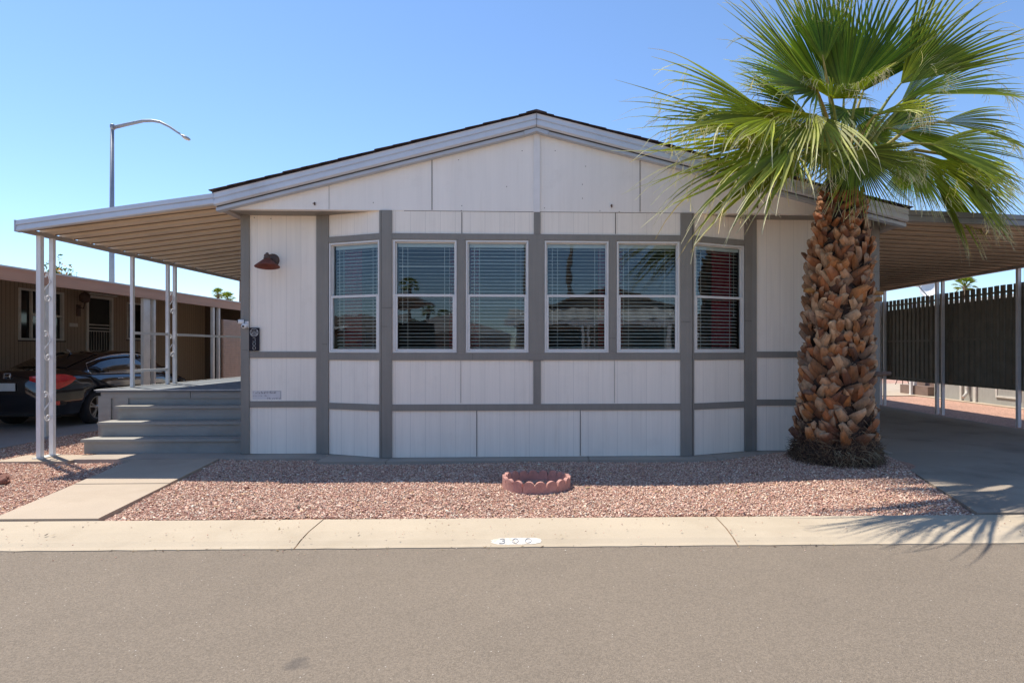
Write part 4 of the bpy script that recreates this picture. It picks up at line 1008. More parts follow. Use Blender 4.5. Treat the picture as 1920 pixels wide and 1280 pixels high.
FR = [  # hub(px,py,dy), tip(px,py,dy), half spread, normal, droop, yellow 
 ((1582,188,.1),(1610,-62,.3),48,(0,-1,.1),.06,.08), ((1556,182,.2),(1452,-25,.2),40,(.1,-1,.2),.10,.08), ((1532,170,-.5),(1366,100,-1.6),36,(.35,-1,.45),.18,.16),
 ((1688,158,.1),(1872,4,.1),38,(-.1,-1,.35),.26,.22), ((1718,178,-.2),(1925,158,-.3),30,(0,-.8,.7),.34,.42), ((1452,220,-.7),(1264,212,-1.7),34,(.3,-.75,.6),.30,.6),
 ((1420,240,-.8),(1196,236,-1.7),20,(.2,-.6,.8),.20,.5), ((1494,262,-.7),(1256,396,-1.95),24,(-.35,-.9,.6),.14,.65), ((1604,283,-.42),(1624,418,-.66),100,(.0,-1,.35),.14,.30),
 ((1745,270,-.2),(1935,326,-.4),44,(.2,-.9,.6),.42,.45), ((1735,300,.5),(1862,444,.75),44,(.2,-1,.3),.3,.25), ((1640,216,-.5),(1782,196,-.95),36,(0,-.6,.8),.95,.75),
 ((1478,285,.5),(1440,388,.7),56,(0,-1,.2),.2,.05), ((1560,186,-.45),(1530,130,-1.05),78,(0,-.65,.8),.60,.30), ((1606,178,-.4),(1668,114,-.85),62,(0,-.7,.8),.55,.30),
 ((1618,172,.5),(1668,0,.7),44,(0,-1,.1),.12,.05), ((1660,240,.5),(1835,262,.8),50,(0,-.9,.5),.34,.2), ((1500,230,.3),(1352,262,.2),50,(0,-.8,.6),.40,.25),
 ((1560,240,.4),(1530,335,.7),80,(0,-.8,.6),.3,.1), ((1470,262,-.4),(1322,330,-1.3),40,(-.2,-.9,.6),.42,.55), ((1765,228,.2),(1935,262,.2),34,(0,-.8,.7),.45,.4),
 ((1655,285,-.2),(1745,338,-.5),46,(.3,-.9,.5),.40,.40), ((1490,190,.3),(1385,118,.4),46,(.1,-.9,.5),.26,.08), ((1545,120,-.1),(1520,-20,-.05),34,(0,-1,.1),.08,.05), ((1700,300,.6),(1715,400,.8),64,(0,-1,.2),.15,.1),
 ((1530,215,-.5),(1435,290,-1.5),44,(-.1,-.8,.7),.75,.6), ((1610,235,.3),(1650,330,.6),80,(0,-.8,.5),.3,.1), ((1590,205,-.15),(1600,255,-.5),95,(0,-.7,.7),.5,.15),
 ((1530,172,.1),(1392,112,.0),36,(.1,-1,.4),.3,.2), ((1470,222,.1),(1300,222,.0),30,(.1,-.8,.6),.40,.35), ((1490,255,.0),(1318,300,-.3),36,(-.2,-.9,.6),.35,.4), ((1450,235,.5),(1225,250,.6),26,(.1,-.7,.7),.3,.3), ((1515,215,-.2),(1410,196,-.9),40,(.1,-.8,.6),.4,.3),
 ((1505,272,-.5),(1272,438,-1.5),22,(-.35,-.9,.6),.16,.6), ((1762,300,.2),(1912,436,.1),36,(.25,-.9,.4),.30,.35), ((1700,290,.0),(1790,400,-.1),46,(.2,-1,.3),.3,.3),
 ((1690,190,-.2),(1800,120,-.6),44,(0,-.8,.7),.4,.25), ((1540,270,-.3),(1450,330,-.8),48,(-.2,-.8,.6),.5,.5), ((1800,300,.3),(1900,420,.4),48,(.2,-.9,.4),.4,.3), ((1640,262,.45),(1700,320,.8),70,(0,-.9,.4),.35,.1),
]
core = PT(1577, 285, 0)
mb = MB()
for i, (h, t, sp, nv, dr, ye) in enumerate(FR):
    h = PT(*h); t = PT(*t); L = (t-h).length*1.04
    frond(mb, h, t-h, nv, L, sp, rs, droop=dr, yel=ye+.06, threads=46 if ye > .25 else 20, nst=11, split=.42 if dr < .28 else .5)
mb.build('crown', M['frond'], palm)
mb = MB()
for i, (h, t, sp, nv, dr, ye) in enumerate(FR):
    h = PT(*h); d = (h-core); st_ = core+Vector((d.x*.22, d.y*.25-.02, -.18)); mid = st_.lerp(h, .5)+Vector((0,0,.10*d.length))
    pts = [st_, st_.lerp(mid,.5)+Vector((0,0,.02)), mid, mid.lerp(h,.5)+Vector((0,0,.02)), h, h+(PT(*t)-h)*.12]
    mb.tube(pts, lambda u: .026*(1-u)+.008, 6, lerp3((.16,.22,.04),(.36,.26,.06), rs.rand()))
mb.build('leaf_stalk', M['boot'], palm)

def far_palm(name, x, y, h, rc, label, seed, nf=22, group='fan palms in the distance', trunk_r=.22, dead=True):
    rs_ = np.random.RandomState(seed); root = thing(name, (x, y, 0), label, 'palm tree', group)
    mb = MB(); mb.tube([(x,y,0),(x+.05,y,h*.3),(x-.03,y,h*.7),(x,y,h)], lambda t: trunk_r*(1.2-.4*t), 8); mb.build('trunk', M['greybark'], root)
    mb = MB()
    for i in range(nf):
        a = 2*math.pi*i*.618; el = R(78-125*i/nf); d = Vector((math.cos(a)*math.cos(el), math.sin(a)*math.cos(el), math.sin(el)))
        hub = Vector((x,y,h))+d*rc*.42; nv = Vector((0,0,1)) if abs(d.z) < .8 else Vector((0,-1,0))
        frond(mb, hub, d, nv+Vector((0,-.3,0)), rc*.62, 62, rs_, droop=.35, yel=.25 if el > 0 else .5, step=8, nst=5, threads=0, wfac=1.0, green=(.06,.15,.025))
        mb.tube([(x,y,h-.1), hub], .03*rc, 4, (.2,.25,.06))
    mb.build('crown', M['frond'], root); return root
def fp(px, py, dist, rc_px, label, seed, **k):
    p = C0+ray(px, py)*dist; far_palm('fan_palm', p.x, p.y, p.z, rc_px*dist/F_PX, label, seed, **k)
fp(409, 551, 75, 13, 'distant small fan palm above the brown neighbour roof, left of the white home', 2)
fp(427, 560, 72, 15, 'distant low fan palm, right one of the pair over the brown neighbour roof', 3)
fp(452, 519, 70, 9, 'distant fan palm mostly hidden behind the left corner board of the white home', 4)
fp(1809, 536, 62, 23, 'distant fan palm showing above the dark screen, right of the satellite dish', 6)
# palms across the street, seen mirrored in the panes: px,py are the mirrored positions
def mirrored(px, py, dist): p = C0+ray(px, py)*dist; return Vector((p.x, 2*YF-p.y, p.z))
for i, (px, py, dist, rc, lab) in enumerate(((768,535,38,24,'tall fan palm across the street mirrored in the second window'),(804,582,48,17,'yellowish fan palm across the street mirrored low in the second window'),(834,592,52,14,'short fan palm across the street mirrored at the right edge of the second window'),
                       (776,603,62,11,'farthest tiny fan palm across the street mirrored in the second window'),(673,575,60,11,'small round fan palm across the street mirrored in the first window'),(986,440,30,26,'very tall fan palm across the street, its thin trunk mirrored in the third window'),(1070,430,32,26,'very tall fan palm across the street, its thin trunk mirrored in the fourth window'))):
    q = mirrored(px, py, dist); far_palm('fan_palm', q.x, q.y, q.z, rc*dist/F_PX, lab, 20+i, nf=18, group='fan palms across the street', trunk_r=.16)

# orange-flowered tree behind the neighbour
def leafy(name, x, y, z0, h, rx, label, cat, seed, flower=None, n=2600, leaf=.06, cols=((.05,.10,.02),(.09,.16,.03)), nl=26, density=1.):
    rs_ = np.random.RandomState(seed); root = thing(name, (x, y, z0), label, cat)
    tm = MB(); ends = []
    tm.tube([(x,y,z0),(x+.05,y,z0+h*.45)], .12, 8, None)
    for i in range(nl):
        a = rs_.uniform(0, 2*math.pi); rr = rx*rs_.uniform(.3,1)**.6; e = Vector((x+rr*math.cos(a), y+rr*math.sin(a), z0+h*rs_.uniform(.62,1.0)))
        b = Vector((x, y, z0+h*rs_.uniform(.25,.45))); m_ = b.lerp(e,.5)+Vector((0,0,.1*h*rs_.uniform(-.3,.6)))
        tm.tube([b, m_, e], lambda t: .045*(1-t)+.008, 5); ends.append((m_, e))
    tm.build('trunk', M['greybark'], root); cm = MB()
    for _ in range(n):
        m_, e = ends[rs_.randint(len(ends))]; p = m_.lerp(e, rs_.uniform(.3,1.15))+Vector(rs_.normal(0, .085*rx, 3)); u = Vector(rs_.normal(0,1,3)).normalized(); w = u.cross(Vector(rs_.normal(0,1,3))).normalized(); s = leaf*rs_.uniform(.5,1.2)
        c = lerp3(cols[0], cols[1], rs_.rand())
        if flower and rs_.rand() < .10: c = flower; s *= 1.6
        cm.add([p-u*s, p+w*s*.45, p+u*s, p-w*s*.45], [(0,1,2,3)], c)
    cm.build('crown', M['frond'], root); return root
q = C0+ray(92, 497)*27; leafy('flowering_tree', q.x, q.y, 0, q.z+.25, 1.05, 'sparse tree with yellow-orange blossoms over the brown neighbour roof, behind the white posts', 'tree', 31, flower=(.75,.36,.03), n=1500, leaf=.09)
q = C0+ray(138, 511)*27; leafy('sparse_tree', q.x, q.y, 0, q.z+.1, .5, 'wispy grey-green tree top over the brown neighbour roof, right of the blossoms', 'tree', 32, n=330, leaf=.045, cols=((.09,.12,.06),(.16,.2,.09)), nl=26)

# ================================================================== STREET LAMP
t = 20.; b = C0+ray(209.5, 655)*t; tp = C0+ray(211, 236)*t
sl = thing('street_lamp', (b.x, b.y, 0), 'tall grey steel street lamp with a long curved arm, rising behind the porch awning', 'street lamp')
mb = MB(); mb.tube([(b.x,b.y,0),(b.x,b.y,4.5),(tp.x-.01,tp.y,tp.z)], lambda u: .10-.045*u, 12); mb.lathe((tp.x,tp.y,tp.z), (0,0,1), [(.075,-.06),(.075,.03),(.05,.05),(0,.055)], 12); mb.build('pole', M['galv'], sl)
ap = [C0+ray(a, c)*t for a, c in ((214,239),(240,233),(268,227),(285,226.5),(300,229),(318,238),(334,249),(340,253))]
mb = MB(); mb.tube(ap, lambda u: .062-.034*u, 10); mb.lathe(ap[0]+Vector((-.06,0,0)), (1,0,-.1), [(.09,0),(.09,.05),(.07,.06),(0,.06)], 10); mb.build('arm', M['galv'], sl)
h0, h1 = C0+ray(338, 252.5)*t, C0+ray(356.5, 262)*t; dv = (h1-h0).normalized(); L = (h1-h0).length
def ellip(mb, c, ax, a, prof, squash, up, col=None):
    side = ax.cross(up).normalized(); u2 = side.cross(ax); n = 12; vs = []
    for r, hh in prof: vs += [c+ax*hh+side*r*math.cos(2*math.pi*k/n)+u2*r*squash*math.sin(2*math.pi*k/n) for k in range(n)]
    mb.add(vs, [(i*n+k, i*n+(k+1) % n, (i+1)*n+(k+1) % n, (i+1)*n+k) for i in range(len(prof)-1) for k in range(n)], col, True)
mb = MB(); ellip(mb, h0, dv, 0, [(.03,-.02),(.07,.05),(.12,L*.45),(.11,L*.75),(.05,L*.97),(0,L)], .45, Vector((0,0,1))); hd = mb.build('lamp_head', M['galv'], sl)
mb = MB(); ellip(mb, h0+Vector((0,0,-.03)), dv, 0, [(0,.10),(.08,L*.35),(.10,L*.6),(.07,L*.85),(0,L*.95)], .5, Vector((0,0,1))); mb.build('lens', M['lens'], hd)

# ================================================================== LEFT NEIGHBOUR: brown mobile home with its carport
XN = -12.2; XF = -8.6
nh = thing('neighbour_home', (XN, 16, 0), 'tan ribbed metal mobile home in deep shade on the left, with a screen door', 'mobile home')
mb = MB(); 
W1 = (14.35, 15.65, 1.78, 3.0); D1 = (16.4, 17.38, .95, 3.02); W2 = (17.95, 19.0, 1.85, 2.95)
ops = sorted([W1, D1, W2]); ye = 8.0
for (a, b_, z0, z1) in ops:
    mb.box(XN-.1, XN, ye, a, 0, 3.3); mb.box(XN-.1, XN, a, b_, 0, z0); mb.box(XN-.1, XN, a, b_, z1, 3.3); ye = b_
mb.box(XN-.1, XN, ye, 22, 0, 3.3); mb.box(-16.2, XN-.1, 8.0, 8.1, 0, 3.3); mb.box(-16.2, -16.1, 8.1, 22, 0, 3.3)
mb.build('wall', M['nsiding'], nh)
mb = MB(); mb.box(-16.4, XN+.02, 7.9, 22.1, 3.3, 3.36); mb.build('roof', M['nwhite'], nh)
def nwin(a, b_, z0, z1, split=True):
    f = MB(); x = XN; 
    f.box(x-.05, x+.025, a, a+.05, z0, z1); f.box(x-.05, x+.025, b_-.05, b_, z0, z1); f.box(x-.05, x+.025, a+.05, b_-.05, z0, z0+.05); f.box(x-.05, x+.025, a+.05, b_-.05, z1-.05, z1)
    if split: f.box(x-.04, x+.01, a+(b_-a)*.28-.02, a+(b_-a)*.28+.02, z0+.05, z1-.05); f.box(x-.04, x+.012, a+(b_-a)*.3, b_-.05, (z0+z1)/2-.02, (z0+z1)/2+.02)
    fr = f.build('window', M['nwhite'], nh); p = MB(); p.box(x-.055, x-.045, a+.05, b_-.05, z0+.05, z1-.05); p.build('pane', M['darkglass'], fr)
    s_ = MB(); s_.box(x+.0255, x+.04, a-.04, b_+.04, z0-.03, z0+.0); s_.build('sill', M['ndark'], fr); return fr
fw_ = nwin(*W1); nwin(*W2, split=False)
mb = MB(); mb.box(XN-.07, XN-.058, W1[0]+.4, W1[1]-.07, 2.22, 2.42); mb.build('blind', M['nwhite'], fw_)
f = MB(); a, b_, z0, z1 = D1; f.box(XN-.05, XN+.03, a, a+.07, z0, z1); f.box(XN-.05, XN+.03, b_-.07, b_, z0, z1); f.box(XN-.05, XN+.03, a+.07, b_-.07, z1-.07, z1)
f.box(XN+.03, XN+.12, a-.02, b_+.02, z1+.02, z1+.06)
dr_ = f.build('door', M['nwhite'], nh)
p = MB(); p.box(XN-.045, XN-.035, a+.07, b_-.07, z0, z1-.07); p.build('screen', M['screen'], dr_)
p = MB(); 
for zz in (2.13, 2.22, 2.05): p.box(XN-.03, XN-.005, a+.07, b_-.07, zz, zz+.025)
for k in range(9): p.tube([(XN-.02, a+.12+k*.095, z0+.05), (XN-.02, a+.12+k*.095, 2.05)], .006, 5)
p.build('grille', M['nwhite'], dr_); p = MB(); p.box(XN-.01, XN+.03, a+.09, a+.12, 1.85, 1.95); p.build('handle', M['ndark'], dr_)
q = (XN, 16.12, 2.78); lp = MB(); lp.box(q[0], q[0]+.04, q[1]-.05, q[1]+.05, q[2]-.35, q[2]-.05); lp.tube([(q[0]+.03,q[1],q[2]-.12),(q[0]+.15,q[1],q[2]-.15),(q[0]+.18,q[1],q[2])], .015, 6); lp.lathe((q[0]+.18,q[1],q[2]), (0,0,1), [(.05,0),(.11,.04),(.12,.2),(.07,.26),(0,.3)], 12); lp.build('porch_lamp', M['bronze'], nh)
lp = MB(); lp.box(XN+.001, XN+.02, 15.85-.02, 16.1, 2.15, 2.24); lp.build('number_plate', M['nwhite'], nh)
# end wall with a door recess: storage room at the back of the carport
mb = MB(); mb.box(XN, XF-.1, 22.0, 22.1, 0, 3.25); sd_ = tag(mb.build('storage_shed', M['nsiding'], None, org=(XN, 22, 0)), 'dark storage room wall closing the far end of the brown carport', 'shed')
mb = MB(); mb.box(XN+.35, XN+1.15, 21.97, 21.999, .1, 2.15); mb.build('door', M['ndark'], sd_)

nc = thing('neighbour_carport', (XF, 12, 0), 'flat brown-edged carport roof on pale posts over the black car', 'carport')
zf0 = 2.665; zf1 = 2.87
mb = MB(); mb.box(XF-.03, XF+.01, 7.4, 22.3, zf0, zf1); mb.box(XF-.02, XF+.02, 7.4, 22.3, zf1-.03, zf1+.004); mb.box(XF-.02, XF+.016, 7.4, 22.3, zf0+.0, zf0+.02); mb.build('fascia', M['nfascia'], nc)
mb = MB(); mb.prism([(XN-.05,7.42,3.30),(XF-.031,7.42,zf1-.02),(XF-.031,7.42,zf1-.06),(XN-.05,7.42,3.24)][::-1], (0,14.8,0)); mb.build('roof_panel', M['roofpan2'], nc)
mb = MB(); mb.box(XF-.031, XF+.03, 7.4, 22.3, zf1+.005, zf1+.03); mb.build('roof_edge', M['nwhite'], nc)
def npost(y, w=.09, x=XF-.05): mb = MB(); mb.box(x-.03, x+.03, y-w/2, y+w/2, .03, zf0+.04); mb.build('post', M['nwhite'], nc)
npost(8.0); npost(10.72, .08); npost(13.32, .22); npost(13.58, .07); npost(15.95, .1); npost(16.22, .08)
mb = MB()
for k in range(34): mb.prism([(XF-.05,16.45,.5+k*.055),(XF-.03,16.45,.505+k*.055),(XF-.045,16.45,.553+k*.055)][::-1], (0,3.6,0))
mb.box(XF-.09, XF-.051, 16.45, 20.05, .5, 2.37)
o = tag(mb.build('louvre_screen', M['pinklouvre'], None, org=(XF-.05, 16.4, .5)), 'peach horizontal-ribbed screen panel beside the neighbour carport post, next to the white home', 'screen')
# bicycle leaning at the far end (dark, mostly hidden)
bk = thing('bicycle', (-9.3, 17.6, .05), 'dark bicycle parked in the shade beyond the black car', 'bicycle')
bx, by, bz = -9.3, 17.6, .05
def wheel_ring(mb, c, r, th_, axis=(1,0,0), n=26): mb.tube([Vector(c)+Vector((0, r*math.cos(2*math.pi*k/n), r*math.sin(2*math.pi*k/n))) for k in range(n+1)], th_, 6, cap=False)
for yy in (-.52, .52):
    mb = MB(); wheel_ring(mb, (bx, by+yy, bz+.34), .32, .02)
    for k in range(12): a_ = math.pi*k/6; mb.tube([(bx, by+yy, bz+.34), (bx, by+yy+.31*math.cos(a_), bz+.34+.31*math.sin(a_))], .003, 4)
    mb.build('wheel', M['rubber'], bk)
mb = MB(); A_, B_, C_, D_ = (bx,by-.52,bz+.34),(bx,by-.02,bz+.3),(bx,by-.17,bz+.85),(bx,by+.38,bz+.85)
for u_, v_ in ((A_,B_),(A_,C_),(B_,C_),(C_,D_),(B_,D_),(D_,(bx,by+.52,bz+.34))): mb.tube([u_, v_], .017, 6)
mb.tube([(bx-.25,by+.33,bz+1.0),(bx,by+.38,bz+.98),(bx+.25,by+.33,bz+1.0)], .014, 6); mb.tube([D_,(bx,by+.38,bz+.98)], .014, 6); mb.build('frame', M['blackplastic'], bk)
mb = MB(); mb.box(bx-.07, bx+.07, by-.32, by-.07, bz+.93, bz+.98); mb.tube([C_,(bx,by-.19,bz+.94)], .014, 6); mb.build('saddle', M['blackplastic'], bk)

# ---- black sedan
CXm, CY0, CZ = -10.02, 11.55, .055
car = thing('sedan_car', (CXm, CY0+2.3, CZ), 'glossy black sedan with a red tail lamp, parked behind the white scrollwork posts', 'car')
CL = 4.62; HW = .90
def interp(y, tab): return float(np.interp(y, [t_[0] for t_ in tab], [t_[1] for t_ in tab]))
halfw = [(0,.62),(.05,.72),(.15,.80),(.35,.86),(.9,.90),(2.3,.90),(3.6,.895),(4.1,.85),(4.4,.74),(4.62,.52)]
topz = [(0,.92),(.04,1.02),(.12,1.085),(.35,1.10),(.75,1.13),(1.2,1.10),(3.2,1.03),(3.6,.98),(4.2,.85),(4.5,.74),(4.62,.62)]      # deck / belt / bonnet
beltz = [(0,.86),(.2,.97),(.6,1.0),(1.2,.99),(3.2,.95),(3.8,.86),(4.3,.74),(4.62,.58)]
botz = [(0,.36),(.1,.28),(.3,.22),(4.2,.20),(4.5,.24),(4.62,.32)]
WY = (1.08, 3.76); WRr = .335
def arch(y): 
    z = 0
    for wy in WY:
        d = abs(y-wy)
        if d < .40: z = max(z, WRr+math.sqrt(.40**2-d*d)*1.0)
    return z
ys = sorted(set(np.round(np.concatenate([np.linspace(0, .4, 9), np.linspace(.4, 4.2, 77), np.linspace(4.2, CL, 9)]), 3)))
mb = MB(); prof_n = None; vs = []
for y in ys:
    w, tz, bz_, lz = interp(y, halfw), interp(y, topz), interp(y, beltz), interp(y, botz); az = arch(y); lo = max(lz, az); lo = min(lo, bz_-.08)
    mid = max(.55, lo+.02)
    pts = [(0, lz if az == 0 else lz), (w*.60, lz), (w*.76, max(lz+.02, lo) if az else lz+.02), (w*.965, lo+.04 if not az else lo), (w*1.0, max(mid, lo+.015)), (w*.985, max(.78, lo+.04) if .78 < bz_ else (lo+bz_)/2), (w*.955, bz_-.02), (w*.90, bz_+.015), (w*.80, bz_*.3+tz*.7), (w*.45, tz+.012), (0, tz+.02)]
    prof_n = len(pts); vs += [(CXm+px_, CY0+y, CZ+pz) for px_, pz in pts] + [(CXm-px_, CY0+y, CZ+pz) for px_, pz in pts]
P = prof_n; fs_ = []
for j in range(len(ys)-1):
    a, b_ = j*2*P, (j+1)*2*P
    for k in range(P-1):
        fs_.append((a+k, b_+k, b_+k+1, a+k+1)); fs_.append((a+P+k+1, b_+P+k+1, b_+P+k, a+P+k))
for j in (0, len(ys)-1):
    a = j*2*P; fs_.append(tuple(range(a, a+P))+tuple(range(a+2*P-1, a+P-1, -1)))
mb.add(vs, fs_, None, True); body = mb.build('body', M['carpaint'], car)
# cabin: roof shell and glass panels
rz = [(.62,1.11),(1.0,1.25),(1.4,1.385),(1.75,1.445),(2.2,1.475),(2.6,1.46),(2.95,1.385),(3.35,1.20),(3.72,.985)]
rw = [(.62,.60),(1.0,.62),(1.4,.625),(1.75,.625),(2.6,.62),(3.0,.62),(3.72,.66)]
bw_ = [(.62,.74),(1.2,.81),(2.5,.82),(3.3,.80),(3.72,.74)]
mb = MB(); vs = []; yy = np.linspace(.62, 3.72, 46)
for y in yy:
    zt_, rw_, bb = interp(y, rz), interp(y, rw), interp(y, bw_); zb_ = interp(y, beltz)+.0
    pts = [(bb, zb_+.0), (bb*.93+rw_*.07, zb_+(zt_-zb_)*.25), (rw_*.6+bb*.4, zb_+(zt_-zb_)*.66), (rw_, zt_-.035), (rw_*.88, zt_-.008), (rw_*.5, zt_+.012), (0, zt_+.02)]
    vs += [(CXm+a_, CY0+y, CZ+c_) for a_, c_ in pts]+[(CXm-a_, CY0+y, CZ+c_) for a_, c_ in pts]
P = 7; fs_ = []
for j in range(len(yy)-1):
    a, b_ = j*2*P, (j+1)*2*P
    for k in range(P-1): fs_.append((a+k, b_+k, b_+k+1, a+k+1)); fs_.append((a+P+k+1, b_+P+k+1, b_+P+k, a+P+k))
mb.add(vs, fs_, None, True); mb.build('cabin', M['carpaint'], car)
def cabpt(y, f, sgn, o=.006):
    zt_, rw_, bb = interp(y, rz), interp(y, rw), interp(y, bw_); zb_ = interp(y, beltz)
    tab = [(0,bb),(.25,bb*.93+rw_*.07),(.66,rw_*.6+bb*.4),(1,rw_)]; x = interp(f, tab); z = zb_+(zt_-.035-zb_)*f
    return Vector((CXm+sgn*(x+o), CY0+y, CZ+z+o*.3))
def sidewin(y0, y1, sgn, f0=.10, name='side_window'):
    mb = MB(); n = 16; vs = []
    for i in range(n+1):
        y = y0+(y1-y0)*i/n
        ft = .93
        vs += [cabpt(y, f0, sgn), cabpt(y, .25, sgn), cabpt(y, .66, sgn), cabpt(y, ft, sgn)]
    mb.add(vs, [(4*i+k, 4*i+4+k, 4*i+5+k, 4*i+1+k) for i in range(n) for k in range(3)], None, True); mb.build(name, M['carglass'], car)
for sgn in (1, -1):
    sidewin(1.25, 1.42, sgn); sidewin(1.46, 2.30, sgn); sidewin(2.36, 3.18, sgn)
    mb = MB(); mb.tube([cabpt(y, .93, sgn, .010) for y in np.linspace(1.05, 3.2, 30)], .009, 5); mb.tube([cabpt(y, .06, sgn, .012) for y in np.linspace(1.0, 3.3, 30)], .008, 5)
    mb.tube([cabpt(1.05, .93, sgn, .012), cabpt(.95, .3, sgn, .012), cabpt(1.0, .06, sgn, .012)], .008, 5)
    mb.build('window_chrome', M['chrome'], car)
    # mirror and handles
    mb = MB(); ellip(mb, Vector((CXm+sgn*.86, CY0+3.0, CZ+1.05)), Vector((sgn,0,0)), 0, [(.03,0),(.08,.05),(.09,.14),(.05,.2),(0,.21)], .7, Vector((0,0,1))); mb.build('mirror', M['carpaint'], car)
    for y in (1.72, 2.62):
        mb = MB(); mb.tube([(CXm+sgn*.875, CY0+y-.08, CZ+.885),(CXm+sgn*.905, CY0+y, CZ+.89),(CXm+sgn*.885, CY0+y+.1, CZ+.885)], .012, 6); mb.build('door_handle', M['chrome'], car)
mb = MB(); n = 14; vs = []                                  # rear window
for i in range(n+1):
    y = .70+(1.55-.70)*i/n; zt_ = interp(y, rz); rw_ = interp(y, rw)
    for f in (-.86,-.5,0,.5,.86): vs.append((CXm+rw_*f, CY0+y, CZ+zt_+.030-.03*abs(f)**2.2))
mb.add(vs, [(5*i+k, 5*i+k+1, 5*i+6+k, 5*i+5+k) for i in range(n) for k in range(4)], None, True); mb.build('rear_window', M['carglass'], car)
mb = MB(); n = 10; vs = []
for i in range(n+1):
    y = 2.72+(3.66-2.72)*i/n; zt_ = interp(y, rz); rw_ = interp(y, rw)
    for f in (-.9,-.5,0,.5,.9): vs.append((CXm+rw_*f, CY0+y, CZ+zt_+.03-.03*abs(f)**2.2))
mb.add(vs, [(5*i+k, 5*i+k+1, 5*i+6+k, 5*i+5+k) for i in range(n) for k in range(4)], None, True); mb.build('windscreen', M['carglass'], car)
# tail lamps wrap round the corners, C shape
def bodyx(y): return interp(y, halfw)
for sgn in (1, -1):
    mb = MB(); ring = [(-.02,.42),(-.018,.56),(-.01,.64),(.05,.745),(.15,.825),(.26,.862),(.38,.885),(.46,.900)]   # (y, half width)
    up = [1.0,1.01,1.02,1.03,1.04,1.03,1.0,.96]; dn = [.92,.88,.82,.76,.755,.80,.86,.93]
    vs = []
    for (y, w), u_, d_ in zip(ring, up, dn): vs += [(CXm+sgn*w, CY0+y-.006, CZ+d_), (CXm+sgn*(w+.018), CY0+y-.018, CZ+(u_+d_)/2), (CXm+sgn*w, CY0+y-.006, CZ+u_)]
    mb.add(vs, [(3*i+k, 3*i+3+k, 3*i+4+k, 3*i+1+k) for i in range(7) for k in range(2)], None, True); tl_ = mb.build('tail_lamp', M['redlens'], car)
    mb = MB(); vs = []
    for (y, w) in ((-.035,.60),(-.03,.66),(.03,.745)): vs += [(CXm+sgn*(w+.02), CY0+y-.012, CZ+.87), (CXm+sgn*(w+.022), CY0+y-.014, CZ+.93)]
    mb.add(vs, [(0,2,3,1),(2,4,5,3)]); mb.build('reverse_lens', M['chrome'], tl_)
    mb = MB(); vs = []
    for (y, w) in ((.0,.60),(.03,.72),(.12,.80),(.28,.858)): vs += [(CXm+sgn*(w+.012), CY0+y-.012, CZ+.42+y*.1), (CXm+sgn*(w+.016), CY0+y-.014, CZ+.55-y*.15)]
    mb.add(vs, [(0,2,3,1),(2,4,5,3),(4,6,7,5)]); rf = mb.build('bumper_grille', M['blackplastic'], car)
    mb = MB(); vs = []
    for (y, w) in ((.07,.775),(.12,.808),(.16,.825)): vs += [(CXm+sgn*(w+.02), CY0+y-.016, CZ+.455), (CXm+sgn*(w+.022), CY0+y-.018, CZ+.53)]
    mb.add(vs, [(0,2,3,1),(2,4,5,3)]); mb.build('reflector', M['redlens'], rf)
mb = MB(); mb.box(CXm-.165, CXm+.165, CY0-.034, CY0-.018, CZ+.73, CZ+.875); mb.build('licence_plate', M['plate'], car)
mb = MB()
for a_, b2 in (((-.055,.965),(-.045,1.045)),((.055,.965),(.045,1.045))): mb.bar((CXm+a_[0], CY0-.0, CZ+a_[1]), (CXm+b2[0], CY0+.004, CZ+b2[1]), .018, .016, up=(0,1,0))
mb.bar((CXm-.045, CY0-.002, CZ+1.0), (CXm+.045, CY0-.002, CZ+1.0), .015, .016, up=(0,1,0))
mb.tube([(CXm+a_, CY0-.002, CZ+c_) for a_, c_ in ((-.07,.955),(-.065,1.055),(.065,1.055),(.07,.955),(-.07,.955))], .005, 5); mb.build('emblem', M['chrome'], car)
mb = MB(); mb.prism([(CXm-.01,CY0+1.5,CZ+1.42),(CXm+.01,CY0+1.5,CZ+1.42),(CXm+.008,CY0+1.36,CZ+1.50),(CXm-.008,CY0+1.36,CZ+1.50)], (0,.06,0)); mb.build('antenna_fin', M['carpaint'], car)
for wy in WY:
    for sgn in (1, -1):
        c = Vector((CXm+sgn*.78, CY0+wy, CZ+WRr-.01)); ax = Vector((sgn,0,0))
        mb = MB(); mb.lathe(c-ax*.11, ax, [(.20,0),(.30,0),(.330,.03),(.335,.10),(.330,.185),(.305,.212),(.235,.205),(.23,.19)], 36); wh = mb.build('wheel', M['rubber'], car)
        mb = MB(); mb.lathe(c-ax*.11, ax, [(.235,.195),(.225,.206),(.215,.195),(.21,.10)], 36)
        for k in range(5):
            for da_ in (-.16, .16):
                a_ = 2*math.pi*k/5+.3; u0 = Vector((0, math.cos(a_), math.sin(a_))); u1 = Vector((0, math.cos(a_+da_), math.sin(a_+da_)))
                mb.bar(c+ax*.07+u0*.04, c+ax*.085+u1*.218, .030, .018, up=ax)
        mb.lathe(c-ax*.11, ax, [(.055,.17),(.05,.19),(0,.195)], 14); mb.build('rim', M['alloy'], wh)
        mb = MB(); mb.lathe(c-ax*.11, ax, [(.21,.05),(0,.05)], 24); mb.build('brake_disc', M['ndark'], wh)
mb = MB(); mb.box(CXm-.70, CXm+.70, CY0+.35, CY0+4.3, CZ+.205, CZ+.30); mb.box(CXm-.6, CXm+.6, CY0+.5, CY0+4.2, CZ+.30, CZ+.85); mb.build('underbody', M['blackplastic'], car)

